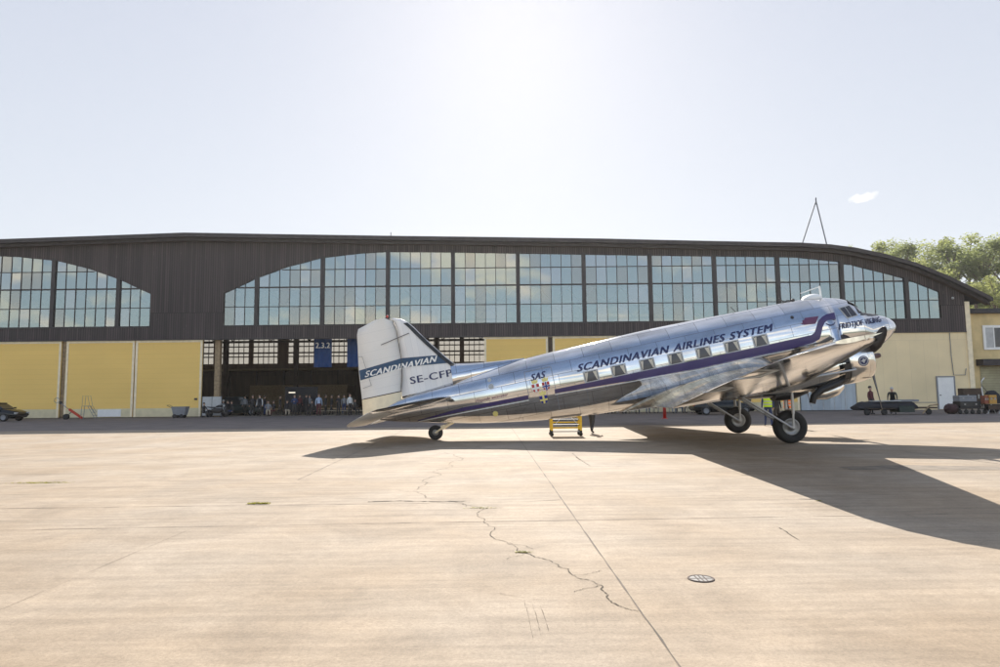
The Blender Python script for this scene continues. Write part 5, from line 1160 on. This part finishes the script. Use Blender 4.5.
def bundle(name, label, cat, pa, pb, z0, z1, y, mt, g=G3):
    X0 = (X_at(pa, y)+X_at(pb, y))/2; w_ = (X_at(pb, y)-X_at(pa, y))/2; h = (z1-z0); b = MB(); rg = []
    for k in range(13):
        t = -1+2*k/12; pr_ = (1-abs(t)**2.6)**.5 if abs(t) < 1 else .12; rg.append([Vector((t*w_, .45*pr_*cos(a)+rnd.uniform(-.03, .03), max(0, h*.5+h*.5*max(pr_, .12)*sin(a)+rnd.uniform(-.03, .03)))) for a in [2*pi*q/14 for q in range(14)]])
    b.loft(rg); o = b.build(name, MT[mt], loc=(X0, y, z0)); tag(o, label, cat, g); return o
bundle('cloth_bundle', 'dark red-brown cloth bundle left of the stacked cases', 'bundle', 945, 957.5, .0, .72, Y, 'maroon2'); bundle('tarpaulin_heap', 'black rounded tarpaulin heap behind the orange crate', 'tarpaulin', 985, 1001, .0, 1.62, Y+.9, 'blackcloth')
tbx = thing('trestle_table', 'long low trestle table with a pale edge at the right edge', 'table', (X_at(992, Y), Y-.5, 0))
hw = X_at(1004, Y)-X_at(992, Y); MB().box((-hw, -.4, .66), (hw, .4, .70)).build('table_top', MT['wood'], tbx)
for s in (-.9, .0, .9):
    MB().tube([(s*hw-.15, -.35, 0), (s*hw+.15, -.3, .66)], .02, 6).build('leg', MT['ltgrey'], tbx); MB().tube([(s*hw+.15, .35, 0), (s*hw-.15, .3, .66)], .02, 6).build('leg', MT['ltgrey'], tbx)
MB().box((-hw, -.38, .30), (hw, -.34, .60)).build('side_panel', MT['brown'], tbx)
sbox('plastic_crate', 'orange-yellow crate on the trestle table', 'crate', 988, 995, .705, 1.30, Y-.55, 'crate_y', .5); sbox('plastic_crate', 'red-brown box on the table left of the orange crate', 'crate', 983.5, 987.8, .705, 1.26, Y-.5, 'crate_r', .4)
hs = thing('air_hose', 'curved white hose standing up beside the dark crate', 'hose', (X_at(982, Y), Y-.2, 0)); MB().tube([(0, 0, .0), (0, 0, 1.2), (-.05, 0, 1.8), (-.03, 0, 2.25), (.18, 0, 2.5)], .035, 8).build('hose', MT['white'], hs); MB().tube([(-.04, 0, 1.95), (.25, 0, 1.6), (.5, 0, 1.25)], .02, 6).build('cable', MT['darkmetal'], hs); MB().lathe([(0, .04), (.2, .04), (.22, 0)], Matrix(), 16).build('foot', MT['ltgrey'], hs)

# ------------------------------------------------------------------ thin haze volume added to stand in for part of the lens glare
hz = MB().box((-600, -60, -1.1), (400, 260, 40)).build('added_glare_haze', None); hz['kind'] = 'stuff'
hm = bpy.data.materials.new('glare_haze'); hm.use_nodes = True; t = hm.node_tree; t.nodes.clear(); o_ = t.nodes.new('ShaderNodeOutputMaterial'); pv = t.nodes.new('ShaderNodeVolumePrincipled')
pv.inputs['Color'].default_value = (.95, .95, .95, 1); pv.inputs['Density'].default_value = .0002; pv.inputs['Anisotropy'].default_value = .55
t.links.new(pv.outputs[0], o_.inputs['Volume']); hz.data.materials.clear(); hz.data.materials.append(hm)
